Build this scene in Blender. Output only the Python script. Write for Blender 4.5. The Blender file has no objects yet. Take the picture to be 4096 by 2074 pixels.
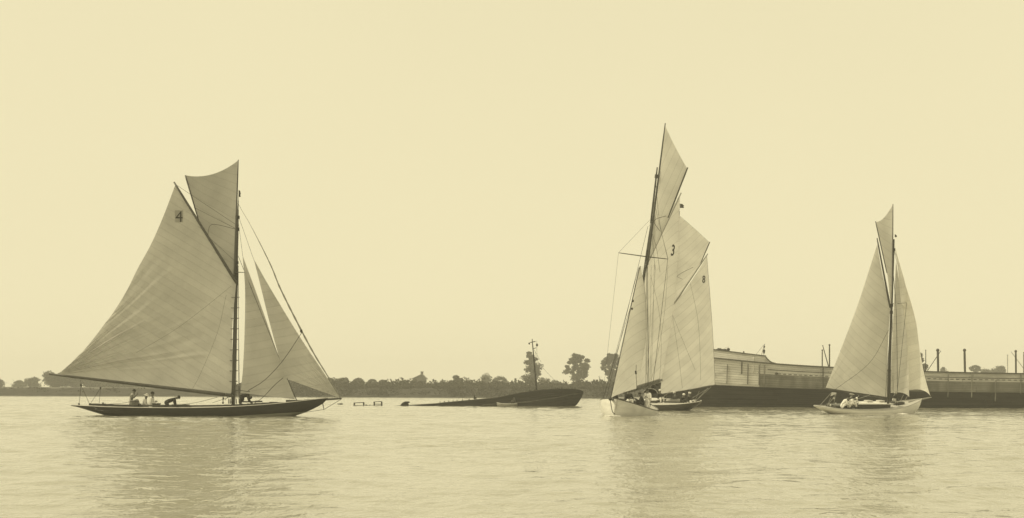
import bpy, math, random
import numpy as np
from mathutils import Vector, Matrix
from mathutils.bvhtree import BVHTree

R = math.radians
random.seed(7); rng = np.random.default_rng(7)
sc = bpy.context.scene
COL = sc.collection

# ------------------------------------------------------------------ camera
F = 7000.0; CX, HY = 2048.0, 1562.0; EYE = 1.57; ROLL = 0.0035   # focal length, horizon, eye height (photo pixels, metres)
cam_d = bpy.data.cameras.new('camera'); cam = bpy.data.objects.new('camera', cam_d); COL.objects.link(cam)
cam_d.sensor_width = 36; cam_d.lens = 36 * F / 4096; cam_d.shift_y = (HY - 1037) / 4096
cam_d.clip_start = 0.5; cam_d.clip_end = 6000
c_, s_ = math.cos(ROLL), math.sin(ROLL)
cam.matrix_world = Matrix(((c_, -s_, 0, 0), (0, 0, -1, 0), (s_, c_, 0, EYE), (0, 0, 0, 1)))
sc.camera = cam

# ------------------------------------------------------------------ sky and sun
CREAM = (0.935, 0.845, 0.538)
SUN_EL, SUN_AZ = R(50), R(-98)        # azimuth measured from +Y (view direction) clockwise: the sun is high on the left
world = bpy.data.worlds.new('World'); sc.world = world; world.use_nodes = True
nt = world.node_tree; nt.nodes.clear()
def N(t, typ, **kw):
    n = t.nodes.new(typ)
    for k, v in kw.items(): setattr(n, k, v)
    return n
wo = N(nt, 'ShaderNodeOutputWorld'); bg = N(nt, 'ShaderNodeBackground'); bg.inputs['Strength'].default_value = 0.1
sky = N(nt, 'ShaderNodeTexSky', sky_type='NISHITA'); sky.sun_disc = False
sky.sun_elevation = SUN_EL; sky.sun_rotation = SUN_AZ; sky.dust_density = 6; sky.air_density = 1.5
bw = N(nt, 'ShaderNodeRGBToBW'); nt.links.new(sky.outputs[0], bw.inputs[0])
m1 = N(nt, 'ShaderNodeMath', operation='MULTIPLY_ADD', use_clamp=False); m1.inputs[1].default_value = 0.10; m1.inputs[2].default_value = 9.3
nt.links.new(bw.outputs[0], m1.inputs[0])
# thin high cloud: the daylight is nearly even, tinted by the sepia tone of the old print
m2 = N(nt, 'ShaderNodeMath', operation='MINIMUM'); m2.inputs[1].default_value = 10.9; nt.links.new(m1.outputs[0], m2.inputs[0])
mc = N(nt, 'ShaderNodeTexCoord'); mn = N(nt, 'ShaderNodeTexNoise'); mn.inputs['Scale'].default_value = 2.2; mn.inputs['Detail'].default_value = 4
nt.links.new(mc.outputs['Generated'], mn.inputs['Vector'])
m3 = N(nt, 'ShaderNodeMath', operation='MULTIPLY_ADD'); m3.inputs[1].default_value = 0.10; m3.inputs[2].default_value = 0.95
nt.links.new(mn.outputs['Fac'], m3.inputs[0])
m4 = N(nt, 'ShaderNodeMath', operation='MULTIPLY'); nt.links.new(m2.outputs[0], m4.inputs[0]); nt.links.new(m3.outputs[0], m4.inputs[1])
vm = N(nt, 'ShaderNodeVectorMath', operation='SCALE'); vm.inputs[0].default_value = CREAM
sz = N(nt, 'ShaderNodeSeparateXYZ'); nt.links.new(mc.outputs['Generated'], sz.inputs[0])
mg = N(nt, 'ShaderNodeMapRange'); mg.inputs['From Min'].default_value = 0.03; mg.inputs['From Max'].default_value = 0.45; mg.inputs['To Min'].default_value = 1.0; mg.inputs['To Max'].default_value = 0.90
nt.links.new(sz.outputs[2], mg.inputs['Value'])
m5 = N(nt, 'ShaderNodeMath', operation='MULTIPLY'); nt.links.new(m4.outputs[0], m5.inputs[0]); nt.links.new(mg.outputs[0], m5.inputs[1])
nt.links.new(m5.outputs[0], vm.inputs['Scale']); nt.links.new(vm.outputs[0], bg.inputs['Color']); nt.links.new(bg.outputs[0], wo.inputs[0])

sd = bpy.data.lights.new('sun', 'SUN'); sun = bpy.data.objects.new('sun', sd); COL.objects.link(sun)
sd.energy = 2.8; sd.angle = R(10); sd.color = (1.0, 0.90, 0.60)
sdir = Vector((math.sin(SUN_AZ) * math.cos(SUN_EL), math.cos(SUN_AZ) * math.cos(SUN_EL), math.sin(SUN_EL)))
sun.rotation_euler = (-sdir).to_track_quat('-Z', 'Y').to_euler()

sc.view_settings.view_transform = 'Standard'; sc.view_settings.look = 'None'
sc.view_settings.exposure = 0.0; sc.view_settings.gamma = 1.0
sc.render.engine = 'CYCLES'
sc.cycles.volume_bounces = 3

# ------------------------------------------------------------------ helpers
def P(px, py, d):
    """point seen at photo pixel (px,py) that stands d metres down the river from the camera"""
    a = (px - CX) / F; b = (HY - py) / F
    return Vector(((a * c_ - b * s_) * d, d, EYE + (b * c_ + a * s_) * d))
def PZ(px, z, d):
    a = (px - CX) / F
    return Vector((a * d, d, z))

def tag(o, label=None, cat=None, group=None, kind=None):
    if label: o['label'] = label
    if cat: o['category'] = cat
    if group: o['group'] = group
    if kind: o['kind'] = kind
    return o
RM = {}
def empty(name, mat, label=None, cat=None, group=None):
    o = bpy.data.objects.new(name, None); COL.objects.link(o); o.matrix_world = mat
    o.empty_display_size = 0.3
    RM[o.name] = mat.copy(); return tag(o, label, cat, group)
def mesh_obj(name, verts, faces, mat, parent=None, world=True, smooth=False, uv=None, mats=None):
    me = bpy.data.meshes.new(name)
    if parent is not None:
        M = RM[parent.name]
        if world:
            Mi = M.inverted(); verts = [Mi @ Vector(v) for v in verts]
    me.from_pydata([tuple(v) for v in verts], [], faces)
    if isinstance(mat, (list, tuple)):
        for m in mat: me.materials.append(m)
    else: me.materials.append(mat)
    if mats is not None: me.polygons.foreach_set('material_index', mats)
    if smooth: me.polygons.foreach_set('use_smooth', [True] * len(me.polygons))
    if uv is not None:
        l = me.uv_layers.new(name='UVMap'); idx = np.empty(len(me.loops), dtype=np.int32); me.loops.foreach_get('vertex_index', idx)
        l.data.foreach_set('uv', np.asarray(uv, dtype=np.float32)[idx].ravel())
    me.update()
    o = bpy.data.objects.new(name, me); COL.objects.link(o)
    if parent is not None: o.parent = parent; RM[o.name] = RM[parent.name]
    else: RM[o.name] = Matrix.Identity(4)
    return o
class MB:
    def __init__(s): s.v = []; s.f = []
    def add(s, v, f):
        n = len(s.v); s.v += [Vector(x) for x in v]; s.f += [tuple(n + i for i in q) for q in f]
    def box(s, c, size, rot=None):
        a, b, d = [x / 2 for x in size]
        v = [Vector((x, y, z)) for z in (-d, d) for y in (-b, b) for x in (-a, a)]
        if rot is not None: v = [rot @ x for x in v]
        s.add([Vector(c) + x for x in v], [(0, 2, 3, 1), (4, 5, 7, 6), (0, 1, 5, 4), (2, 6, 7, 3), (0, 4, 6, 2), (1, 3, 7, 5)])
    def tube(s, pts, r, n=6):
        pts = [Vector(p) for p in pts]; m = len(pts)
        rr = r if isinstance(r, (list, tuple)) else [r] * m
        vs = []; up = None
        for i, p in enumerate(pts):
            t = (pts[min(i + 1, m - 1)] - pts[max(i - 1, 0)]).normalized()
            if up is None: up = t.orthogonal().normalized()
            up = (up - t * up.dot(t)); up = up.normalized() if up.length > 1e-6 else t.orthogonal().normalized()
            w = t.cross(up)
            for k in range(n):
                a = 2 * math.pi * k / n
                vs.append(p + (up * math.cos(a) + w * math.sin(a)) * rr[i])
        fs = [(i * n + k, i * n + (k + 1) % n, (i + 1) * n + (k + 1) % n, (i + 1) * n + k) for i in range(m - 1) for k in range(n)]
        fs += [tuple(range(n - 1, -1, -1)), tuple((m - 1) * n + k for k in range(n))]
        s.add(vs, fs)
    def ball(s, c, rad, nu=8, nv=5):
        rx, ry, rz = rad if isinstance(rad, (tuple, list)) else (rad,) * 3
        v = [Vector(c) + Vector((0, 0, -rz))]
        for j in range(1, nv):
            ph = -math.pi / 2 + math.pi * j / nv
            for i in range(nu):
                th = 2 * math.pi * i / nu
                v.append(Vector(c) + Vector((rx * math.cos(ph) * math.cos(th), ry * math.cos(ph) * math.sin(th), rz * math.sin(ph))))
        v.append(Vector(c) + Vector((0, 0, rz)))
        f = [(0, 1 + (i + 1) % nu, 1 + i) for i in range(nu)]
        for j in range(nv - 2):
            for i in range(nu):
                a = 1 + j * nu + i; b = 1 + j * nu + (i + 1) % nu
                f.append((a, b, b + nu, a + nu))
        l = len(v) - 1; b0 = 1 + (nv - 2) * nu
        f += [(b0 + i, b0 + (i + 1) % nu, l) for i in range(nu)]
        s.add(v, f)
    def build(s, name, mat, parent=None, world=True, smooth=False):
        return mesh_obj(name, s.v, s.f, mat, parent, world, smooth)
def spar(name, p, q, r0, r1, mat, parent, bend=0, n=8, world=True):
    p, q = Vector(p), Vector(q); m = MB(); k = 8
    pts = []; rr = []
    for i in range(k + 1):
        t = i / k; x = p.lerp(q, t); x.z -= bend * 4 * t * (1 - t) * 0; pts.append(x)
        rr.append((r0 + (r1 - r0) * t) * (1 if 0 < i < k else 0.8))
    m.tube(pts, rr, n); return m.build(name, mat, parent, world, True)
def rope(name, pts, mat, parent, r=0.012, sag=0.0, world=True):
    pts = [Vector(p) for p in pts]
    if len(pts) == 2 and sag:
        a, b = pts; pts = [a.lerp(b, t / 8) - Vector((0, 0, sag * 4 * (t / 8) * (1 - t / 8))) for t in range(9)]
    elif len(pts) > 2: pts = cr(pts, 4 * len(pts))
    m = MB(); m.tube(pts, r, 5); return m.build(name, mat, parent, world)
def cr(pts, n):
    """n+1 points along a Catmull-Rom curve through pts"""
    pts = [Vector(p) for p in pts]
    if len(pts) == 1: return [pts[0].copy() for _ in range(n + 1)]
    L = [0]
    for a, b in zip(pts, pts[1:]): L.append(L[-1] + (b - a).length)
    out = []
    for i in range(n + 1):
        s = L[-1] * i / n; k = 0
        while k < len(pts) - 2 and s > L[k + 1]: k += 1
        h = max(L[k + 1] - L[k], 1e-9); t = (s - L[k]) / h
        p1, p2 = pts[k], pts[k + 1]
        m1 = (p2 - pts[k - 1]) / (L[k + 1] - L[k - 1]) * h if k > 0 else (p2 - p1)
        m2 = (pts[k + 2] - p1) / (L[k + 2] - L[k]) * h if k + 2 < len(pts) else (p2 - p1)
        out.append((2*t**3-3*t**2+1)*p1 + (t**3-2*t**2+t)*m1 + (-2*t**3+3*t**2)*p2 + (t**3-t**2)*m2)
    return out

# ------------------------------------------------------------------ materials
def newmat(name):
    m = bpy.data.materials.new(name); m.use_nodes = True; m.node_tree.nodes.clear()
    t = m.node_tree; o = N(t, 'ShaderNodeOutputMaterial'); return m, t, o
def mat(name, v, rough=0.7, var=0.25, scale=3.0, bump=0.0, stretch=(1, 1, 1), tint=(1, 0.98, 0.84), rnd=0.0, spec=0.3, detail=6):
    m, t, o = newmat(name)
    b = N(t, 'ShaderNodeBsdfPrincipled'); b.inputs['Roughness'].default_value = rough; b.inputs['Specular IOR Level'].default_value = spec
    tc = N(t, 'ShaderNodeTexCoord'); mp = N(t, 'ShaderNodeMapping'); mp.inputs['Scale'].default_value = stretch
    t.links.new(tc.outputs['Object'], mp.inputs[0])
    n = N(t, 'ShaderNodeTexNoise'); n.inputs['Scale'].default_value = scale; n.inputs['Detail'].default_value = detail
    t.links.new(mp.outputs[0], n.inputs['Vector'])
    mr = N(t, 'ShaderNodeMapRange'); mr.inputs['From Min'].default_value = 0.3; mr.inputs['From Max'].default_value = 0.7
    mr.inputs['To Min'].default_value = 1 - var; mr.inputs['To Max'].default_value = 1 + var
    t.links.new(n.outputs['Fac'], mr.inputs['Value'])
    val = mr.outputs[0]
    if rnd:
        oi = N(t, 'ShaderNodeObjectInfo'); r2 = N(t, 'ShaderNodeMapRange'); r2.inputs['To Min'].default_value = 1 - rnd; r2.inputs['To Max'].default_value = 1 + rnd
        t.links.new(oi.outputs['Random'], r2.inputs['Value'])
        mu = N(t, 'ShaderNodeMath', operation='MULTIPLY'); t.links.new(val, mu.inputs[0]); t.links.new(r2.outputs[0], mu.inputs[1]); val = mu.outputs[0]
    vs = N(t, 'ShaderNodeVectorMath', operation='SCALE'); vs.inputs[0].default_value = (v * tint[0], v * tint[1], v * (tint[2] + .09 * min(1, v / .5)))
    t.links.new(val, vs.inputs['Scale']); t.links.new(vs.outputs[0], b.inputs['Base Color'])
    if bump:
        bp = N(t, 'ShaderNodeBump'); bp.inputs['Strength'].default_value = 1; bp.inputs['Distance'].default_value = bump
        t.links.new(n.outputs['Fac'], bp.inputs['Height']); t.links.new(bp.outputs[0], b.inputs['Normal'])
    t.links.new(b.outputs[0], o.inputs[0]); return m
def sail_mat(name, v, trans=0.5, seam=0.8, sw=0.085):
    m, t, o = newmat(name)
    uv = N(t, 'ShaderNodeUVMap'); sp = N(t, 'ShaderNodeSeparateXYZ'); t.links.new(uv.outputs[0], sp.inputs[0])
    nz = N(t, 'ShaderNodeTexNoise'); nz.inputs['Scale'].default_value = 0.35; nz.inputs['Detail'].default_value = 8; t.links.new(uv.outputs[0], nz.inputs['Vector'])
    fr = N(t, 'ShaderNodeMath', operation='FRACT'); t.links.new(sp.outputs[0], fr.inputs[0])
    lt = N(t, 'ShaderNodeMath', operation='LESS_THAN'); lt.inputs[1].default_value = 0.085; t.links.new(fr.outputs[0], lt.inputs[0])
    fl = N(t, 'ShaderNodeMath', operation='FLOOR'); t.links.new(sp.outputs[0], fl.inputs[0])
    wn = N(t, 'ShaderNodeTexWhiteNoise', noise_dimensions='1D'); t.links.new(fl.outputs[0], wn.inputs['W'])
    # value = 1 - seam*(1-k) + cloth variation
    a = N(t, 'ShaderNodeMath', operation='MULTIPLY_ADD'); a.inputs[1].default_value = seam - 1; a.inputs[2].default_value = 1; t.links.new(lt.outputs[0], a.inputs[0])
    b = N(t, 'ShaderNodeMapRange'); b.inputs['From Min'].default_value = 0.3; b.inputs['From Max'].default_value = 0.7; b.inputs['To Min'].default_value = 0.9; b.inputs['To Max'].default_value = 1.08
    t.links.new(nz.outputs['Fac'], b.inputs['Value'])
    c = N(t, 'ShaderNodeMapRange'); c.inputs['To Min'].default_value = 0.965; c.inputs['To Max'].default_value = 1.035; t.links.new(wn.outputs['Value'], c.inputs['Value'])
    d = N(t, 'ShaderNodeMath', operation='MULTIPLY'); t.links.new(a.outputs[0], d.inputs[0]); t.links.new(b.outputs[0], d.inputs[1])
    e = N(t, 'ShaderNodeMath', operation='MULTIPLY'); t.links.new(d.outputs[0], e.inputs[0]); t.links.new(c.outputs[0], e.inputs[1])
    # fine weave
    wv = N(t, 'ShaderNodeTexNoise'); wv.inputs['Scale'].default_value = 9; wv.inputs['Detail'].default_value = 3; t.links.new(uv.outputs[0], wv.inputs['Vector'])
    g = N(t, 'ShaderNodeMapRange'); g.inputs['From Min'].default_value = 0.3; g.inputs['From Max'].default_value = 0.7; g.inputs['To Min'].default_value = 0.94; g.inputs['To Max'].default_value = 1.06
    t.links.new(wv.outputs['Fac'], g.inputs['Value'])
    h = N(t, 'ShaderNodeMath', operation='MULTIPLY'); t.links.new(e.outputs[0], h.inputs[0]); t.links.new(g.outputs[0], h.inputs[1])
    vs = N(t, 'ShaderNodeVectorMath', operation='SCALE'); vs.inputs[0].default_value = (v, v * .98, v * .92); t.links.new(h.outputs[0], vs.inputs['Scale'])
    bp = N(t, 'ShaderNodeBump'); bp.inputs['Distance'].default_value = 0.01; t.links.new(lt.outputs[0], bp.inputs['Height'])
    df = N(t, 'ShaderNodeBsdfDiffuse'); tr = N(t, 'ShaderNodeBsdfTranslucent'); mx = N(t, 'ShaderNodeMixShader'); mx.inputs[0].default_value = trans
    t.links.new(vs.outputs[0], df.inputs['Color']); t.links.new(vs.outputs[0], tr.inputs['Color']); t.links.new(bp.outputs[0], df.inputs['Normal'])
    t.links.new(df.outputs[0], mx.inputs[1]); t.links.new(tr.outputs[0], mx.inputs[2]); t.links.new(mx.outputs[0], o.inputs[0]); return m
def hull_mat(name, top, bottom, z0, slope, rough=0.35):
    """topside paint above, bottom paint below a painted line in the boat's own coordinates"""
    m, t, o = newmat(name)
    b = N(t, 'ShaderNodeBsdfPrincipled'); b.inputs['Roughness'].default_value = rough; b.inputs['Specular IOR Level'].default_value = 0.35
    tc = N(t, 'ShaderNodeTexCoord'); sp = N(t, 'ShaderNodeSeparateXYZ'); t.links.new(tc.outputs['Object'], sp.inputs[0])
    a = N(t, 'ShaderNodeMath', operation='MULTIPLY_ADD'); a.inputs[1].default_value = -slope; t.links.new(sp.outputs[0], a.inputs[0]); t.links.new(sp.outputs[2], a.inputs[2])
    g = N(t, 'ShaderNodeMath', operation='GREATER_THAN'); g.inputs[1].default_value = z0; t.links.new(a.outputs[0], g.inputs[0])
    mp = N(t, 'ShaderNodeMapping'); mp.inputs['Scale'].default_value = (0.6, 1, 3); t.links.new(tc.outputs['Object'], mp.inputs[0])
    n = N(t, 'ShaderNodeTexNoise'); n.inputs['Scale'].default_value = 1.5; n.inputs['Detail'].default_value = 8; t.links.new(mp.outputs[0], n.inputs['Vector'])
    mr = N(t, 'ShaderNodeMapRange'); mr.inputs['From Min'].default_value = 0.3; mr.inputs['From Max'].default_value = 0.7; mr.inputs['To Min'].default_value = 0.85; mr.inputs['To Max'].default_value = 1.15
    t.links.new(n.outputs['Fac'], mr.inputs['Value'])
    mx = N(t, 'ShaderNodeMix', data_type='RGBA'); mx.inputs['A'].default_value = (bottom, bottom * .98, bottom * .84, 1); mx.inputs['B'].default_value = (top, top * .98, top * (.84 + .09 * min(1, top / .5)), 1)
    t.links.new(g.outputs[0], mx.inputs['Factor'])
    vs = N(t, 'ShaderNodeVectorMath', operation='SCALE'); t.links.new(mx.outputs['Result'], vs.inputs[0]); t.links.new(mr.outputs[0], vs.inputs['Scale'])
    t.links.new(vs.outputs[0], b.inputs['Base Color']); t.links.new(b.outputs[0], o.inputs[0]); return m
M = dict(
    spar_dark=mat('varnished_spar', 0.075, 0.4, 0.2, 4, stretch=(1, 1, .2)),
    spar_pale=mat('pale_spar', 0.30, 0.45, 0.2, 4, stretch=(1, 1, .3)),
    rope=mat('tarred_rope', 0.055, 0.9, 0.1), rope_pale=mat('manila_rope', 0.35, 0.9, 0.1),
    block=mat('block_wood', 0.04, 0.6, 0.1),
    deck=mat('scrubbed_deck', 0.45, 0.7, 0.12, 6, stretch=(.3, 3, 1)), deck_dark=mat('weathered_deck', 0.20, 0.7, 0.2, 6, stretch=(.3, 3, 1)),
    trim_dark=mat('dark_trim', 0.06, 0.4, 0.15), trim_pale=mat('pale_trim', 0.55, 0.5, 0.1), white=mat('white_paint', 0.78, 0.5, 0.06),
    skin=mat('skin', 0.15, 0.6, 0.08), hair=mat('dark_hair', 0.03, 0.8, 0.1), navy=mat('dark_cloth', 0.028, 0.9, 0.2, 8), white_cloth=mat('white_cloth', 0.72, 0.9, 0.1, 8),
    grey_cloth=mat('grey_cloth', 0.30, 0.9, 0.2, 8), pale_cloth=mat('pale_cloth', 0.5, 0.9, 0.15, 8), wicker=mat('wicker', 0.13, 0.9, 0.3, 20),
    bark=mat('bark', 0.07, 0.9, 0.3, 3), flag=mat('flag_cloth', 0.10, 0.9, 0.2),
    ship_white=mat('weathered_white_planking', 0.62, 0.8, 0.16, 1.4, 0.01, (.25, 1, 2), rnd=0.09),
    ship_grey=mat('weathered_grey_planking', 0.54, 0.8, 0.22, 1.2, 0.01, (.5, 1, 1), rnd=0.09),
    ship_mid=mat('stained_grey_planking', 0.19, 0.8, 0.3, 1.2, 0.01, (1, 1, .4), rnd=0.10),
    ship_dark=mat('tarred_planking', 0.022, 0.75, 0.35, 1.5, 0.01, (.25, 1, 3), rnd=0.25),
    ship_trim=mat('ship_rail_wood', 0.10, 0.8, 0.2), ship_post=mat('ship_post_wood', 0.085, 0.8, 0.2),
    seam=mat('plank_seam', 0.06, 0.9, 0.1), wreck=mat('rotten_black_planking', 0.019, 0.85, 0.6, 1.2, 0.04, (.3, 1, 5)),
    wreck_wood=mat('weathered_timber', 0.05, 0.9, 0.3, 4), house_wall=mat('house_wall', 0.10, 0.9, 0.1), house_roof=mat('house_roof', 0.20, 0.9, 0.1), glass=mat('dark_glass', 0.03, 0.2, 0.05),
    number=mat('sail_number_cloth', 0.035, 0.9, 0.1), patch=mat('sail_patch_cloth', 0.20, 0.9, 0.1),
)
def leaf_mat(name, v):
    m, t, o = newmat(name)
    oi = N(t, 'ShaderNodeTexCoord'); n = N(t, 'ShaderNodeTexNoise'); n.inputs['Scale'].default_value = 0.5; n.inputs['Detail'].default_value = 5; t.links.new(oi.outputs['Object'], n.inputs['Vector'])
    mr = N(t, 'ShaderNodeMapRange'); mr.inputs['From Min'].default_value = 0.3; mr.inputs['From Max'].default_value = 0.7; mr.inputs['To Min'].default_value = 0.65; mr.inputs['To Max'].default_value = 1.4
    t.links.new(n.outputs['Fac'], mr.inputs['Value'])
    vs = N(t, 'ShaderNodeVectorMath', operation='SCALE'); vs.inputs[0].default_value = (v, v * .98, v * .70); t.links.new(mr.outputs[0], vs.inputs['Scale'])
    df = N(t, 'ShaderNodeBsdfDiffuse'); tr = N(t, 'ShaderNodeBsdfTranslucent'); mx = N(t, 'ShaderNodeMixShader'); mx.inputs[0].default_value = 0.3
    t.links.new(vs.outputs[0], df.inputs['Color']); t.links.new(vs.outputs[0], tr.inputs['Color'])
    t.links.new(df.outputs[0], mx.inputs[1]); t.links.new(tr.outputs[0], mx.inputs[2]); t.links.new(mx.outputs[0], o.inputs[0]); return m
M['leaf'] = leaf_mat('tree_foliage', 0.09); M['hedge'] = leaf_mat('hedge_foliage', 0.055); M['reed'] = leaf_mat('bank_grass', 0.032)
SAIL_A = sail_mat('old_canvas', 0.56, 0.40, 0.92); SAIL_A2 = sail_mat('old_topsail_canvas', 0.46, 0.5, 0.92); SAIL_3 = sail_mat('bleached_canvas', 0.66, 0.5, 0.87); SAIL_R = sail_mat('pale_canvas', 0.70, 0.5, 0.87); PATCH = sail_mat('sail_patch_cloth', 0.49, 0.4, 1.0); SAIL_RJ = sail_mat('light_jib_canvas', 0.88, 0.5, 0.93)

# ------------------------------------------------------------------ water
def water_mat():
    m, t, o = newmat('river_water')
    b = N(t, 'ShaderNodeBsdfPrincipled'); b.inputs['Base Color'].default_value = (0.29, 0.28, 0.22, 1)
    b.inputs['Roughness'].default_value = 0.04; b.inputs['IOR'].default_value = 1.45; b.inputs['Specular IOR Level'].default_value = 0.5
    tc = N(t, 'ShaderNodeTexCoord')
    def noise(scale, stretch, detail, rot=0, dist=0.0):
        mp = N(t, 'ShaderNodeMapping'); mp.inputs['Scale'].default_value = stretch; mp.inputs['Rotation'].default_value = (0, 0, rot)
        t.links.new(tc.outputs['Object'], mp.inputs[0])
        n = N(t, 'ShaderNodeTexNoise'); n.inputs['Scale'].default_value = scale; n.inputs['Detail'].default_value = detail; n.inputs['Roughness'].default_value = 0.55
        n.inputs['Distortion'].default_value = dist; t.links.new(mp.outputs[0], n.inputs['Vector']); return n.outputs['Fac']
    small = noise(2.2, (1.5, 0.7, 1), 3, R(5), 0.4); mid = noise(0.62, (1.9, 0.8, 1), 5, R(-7), 1.0); big = noise(0.035, (0.5, 1.0, 1), 3, R(3))
    # wind streaks: calm and ruffled patches
    mr = N(t, 'ShaderNodeMapRange'); mr.inputs['From Min'].default_value = 0.38; mr.inputs['From Max'].default_value = 0.62; mr.inputs['To Min'].default_value = 0.35; mr.inputs['To Max'].default_value = 1.15
    t.links.new(big, mr.inputs['Value'])
    ml = N(t, 'ShaderNodeMath', operation='MULTIPLY'); t.links.new(small, ml.inputs[0]); t.links.new(mr.outputs[0], ml.inputs[1])
    b1 = N(t, 'ShaderNodeBump'); b1.inputs['Distance'].default_value = 0.065; t.links.new(ml.outputs[0], b1.inputs['Height'])
    b2 = N(t, 'ShaderNodeBump'); b2.inputs['Distance'].default_value = 0.05; t.links.new(mid, b2.inputs['Height']); t.links.new(b2.outputs[0], b1.inputs['Normal'])
    swell = noise(0.2, (0.7, 1, 1), 2, R(12), 0.5)
    b3 = N(t, 'ShaderNodeBump'); b3.inputs['Distance'].default_value = 0.05; t.links.new(swell, b3.inputs['Height']); t.links.new(b3.outputs[0], b2.inputs['Normal'])
    t.links.new(b1.outputs[0], b.inputs['Normal']); t.links.new(b.outputs[0], o.inputs[0]); return m
def river():
    """one sheet: real wavelets out to 345 m, flat beyond"""
    xs_ = np.arange(-104, 104.01, .28); ys = [13.0]
    while ys[-1] < 345: ys.append(ys[-1] + min(.48, .07 + .0022 * (ys[-1] - 13)))
    ys = np.array(ys); nx, ny = len(xs_), len(ys); X, Y = np.meshgrid(xs_, ys); Z = np.zeros_like(X)
    wr = np.random.default_rng(11)
    lam = np.exp(wr.uniform(np.log(.55), np.log(4.2), 70)); th = wr.normal(R(-60), R(38), 70); ph = wr.uniform(0, 6.283, 70)
    env1 = .75 + .45 * np.sin(X * .11 + 1.3 * np.sin(Y * .045)) * np.sin(Y * .13 + X * .03 + 1.0); env2 = .75 + .4 * np.sin(X * .23 + Y * .07 + 2.0) * np.sin(Y * .19 - X * .05)
    for i in range(70):
        k = 2 * np.pi / lam[i]; a = WAVE_SLOPE * math.sqrt(2 / 70) / k
        c = np.sin(k * (X * math.cos(th[i]) + Y * math.sin(th[i])) + ph[i]); Z += a * c * (env1 if i % 2 else env2)
    edge = np.clip((104 - np.abs(X)) / 4, 0, 1) * np.clip((Y - 13) / .5, 0, 1) * np.clip((345 - Y) / 12, 0, 1)
    Z *= edge; V = np.stack([X, Y, Z], -1).reshape(-1, 3)
    y1 = float(ys[-1]); out = [(-1300, -60, 0), (1300, -60, 0), (1300, 420, 0), (-1300, 420, 0)]
    ids = np.arange(nx * ny).reshape(ny, nx)
    q = np.stack([ids[:-1, :-1], ids[:-1, 1:], ids[1:, 1:], ids[1:, :-1]], -1).reshape(-1, 4)
    n0 = nx * ny; V = np.concatenate([V, np.array(out, float)])
    x0, x1 = float(xs_[0]), float(xs_[-1]); c00, c10, c01, c11 = int(ids[0, 0]), int(ids[0, -1]), int(ids[-1, 0]), int(ids[-1, -1])
    ring = [(n0, n0 + 1, c10, c00), (n0 + 1, n0 + 2, c11, c10), (n0 + 2, n0 + 3, c01, c11), (n0 + 3, n0, c00, c01)]
    q = np.concatenate([q, np.array(ring)])
    me = bpy.data.meshes.new('river_water'); me.vertices.add(len(V)); me.vertices.foreach_set('co', V.astype(np.float32).ravel())
    me.loops.add(q.size); me.loops.foreach_set('vertex_index', q.astype(np.int32).ravel()); me.polygons.add(len(q))
    me.polygons.foreach_set('loop_start', (np.arange(len(q)) * 4).astype(np.int32)); me.update(calc_edges=True)
    me.polygons.foreach_set('use_smooth', np.ones(len(q), dtype=bool)); me.materials.append(water_mat()); me.validate()
    o = bpy.data.objects.new('river_water', me); COL.objects.link(o); return o
WAVE_SLOPE = 0.083
tag(river(), 'calm rippled river water reflecting the pale sky', kind='structure')

# ------------------------------------------------------------------ far bank and land
BANK = [(-1300, 400), (-120, 393), (-80, 391), (0, 372), (20, 358), (300, 352), (1300, 350)]
def bank_y(x): return float(np.interp(x, [b[0] for b in BANK], [b[1] for b in BANK]))
def bank_top(x):   # the left part is lower meadow behind a cut bank
    return float(np.interp(x, [-1300, -60, -48, 1300], [1.9, 1.9, 2.05, 2.1]))
def hn(x, y, s=1.0):
    return math.sin(x * .37 * s + 1.3) * math.sin(y * .5 * s + .7) + .5 * math.sin(x * 1.13 * s + y * .3) + .4 * math.sin(x * 2.3 * s - 1.1 + y)
xs = list(np.arange(-1300, -140, 20)) + list(np.arange(-140, 120, 0.8)) + list(np.arange(120, 1301, 20))
prof = [(-1.5, -0.6), (0, -.05), (.8, .35), (1.6, .55), (3, .9), (4.2, 1.25), (5, 1.55), (6.5, 1.75), (9, 1.85), (14, 1.95), (25, 2.0)]
V = []; Fc = []
for x in xs:
    y0 = bank_y(x) + 1.1 * hn(x, 0, .35); zt = bank_top(x)
    for k, (dy, z) in enumerate(prof):
        zz = z * zt / 1.95
        V.append((x + 0.0, y0 + dy + .35 * hn(x, k * 3.1), zz + (.12 * hn(x * 1.7, k * 2.0) if 1 < k < 9 else 0)))
n = len(prof)
Fc = [(i * n + k, (i + 1) * n + k, (i + 1) * n + k + 1, i * n + k + 1) for i in range(len(xs) - 1) for k in range(n - 1)]
M['bank'] = mat('muddy_bank', 0.028, 0.95, 0.4, 0.6, 0.15, (1, 1, 4)); M['meadow'] = mat('mown_meadow', 0.10, 0.95, 0.2, 0.1)
mi = [0 if k < 7 or xs[i] > -60 else 1 for i in range(len(xs) - 1) for k in range(n - 1)]
tag(mesh_obj('river_bank', V, Fc, [M['bank'], M['meadow']], smooth=True, mats=mi), 'low cut river bank of mud and grass across the water', kind='structure')
V = [(x, bank_y(x) + 24, bank_top(x) - .02) for x in xs] + [(x, 1400, 2.3) for x in xs]; n = len(xs)
tag(mesh_obj('land', V, [(i, i + 1, n + i + 1, n + i) for i in range(n - 1)], M['meadow']), 'flat low land beyond the bank', kind='structure')

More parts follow.
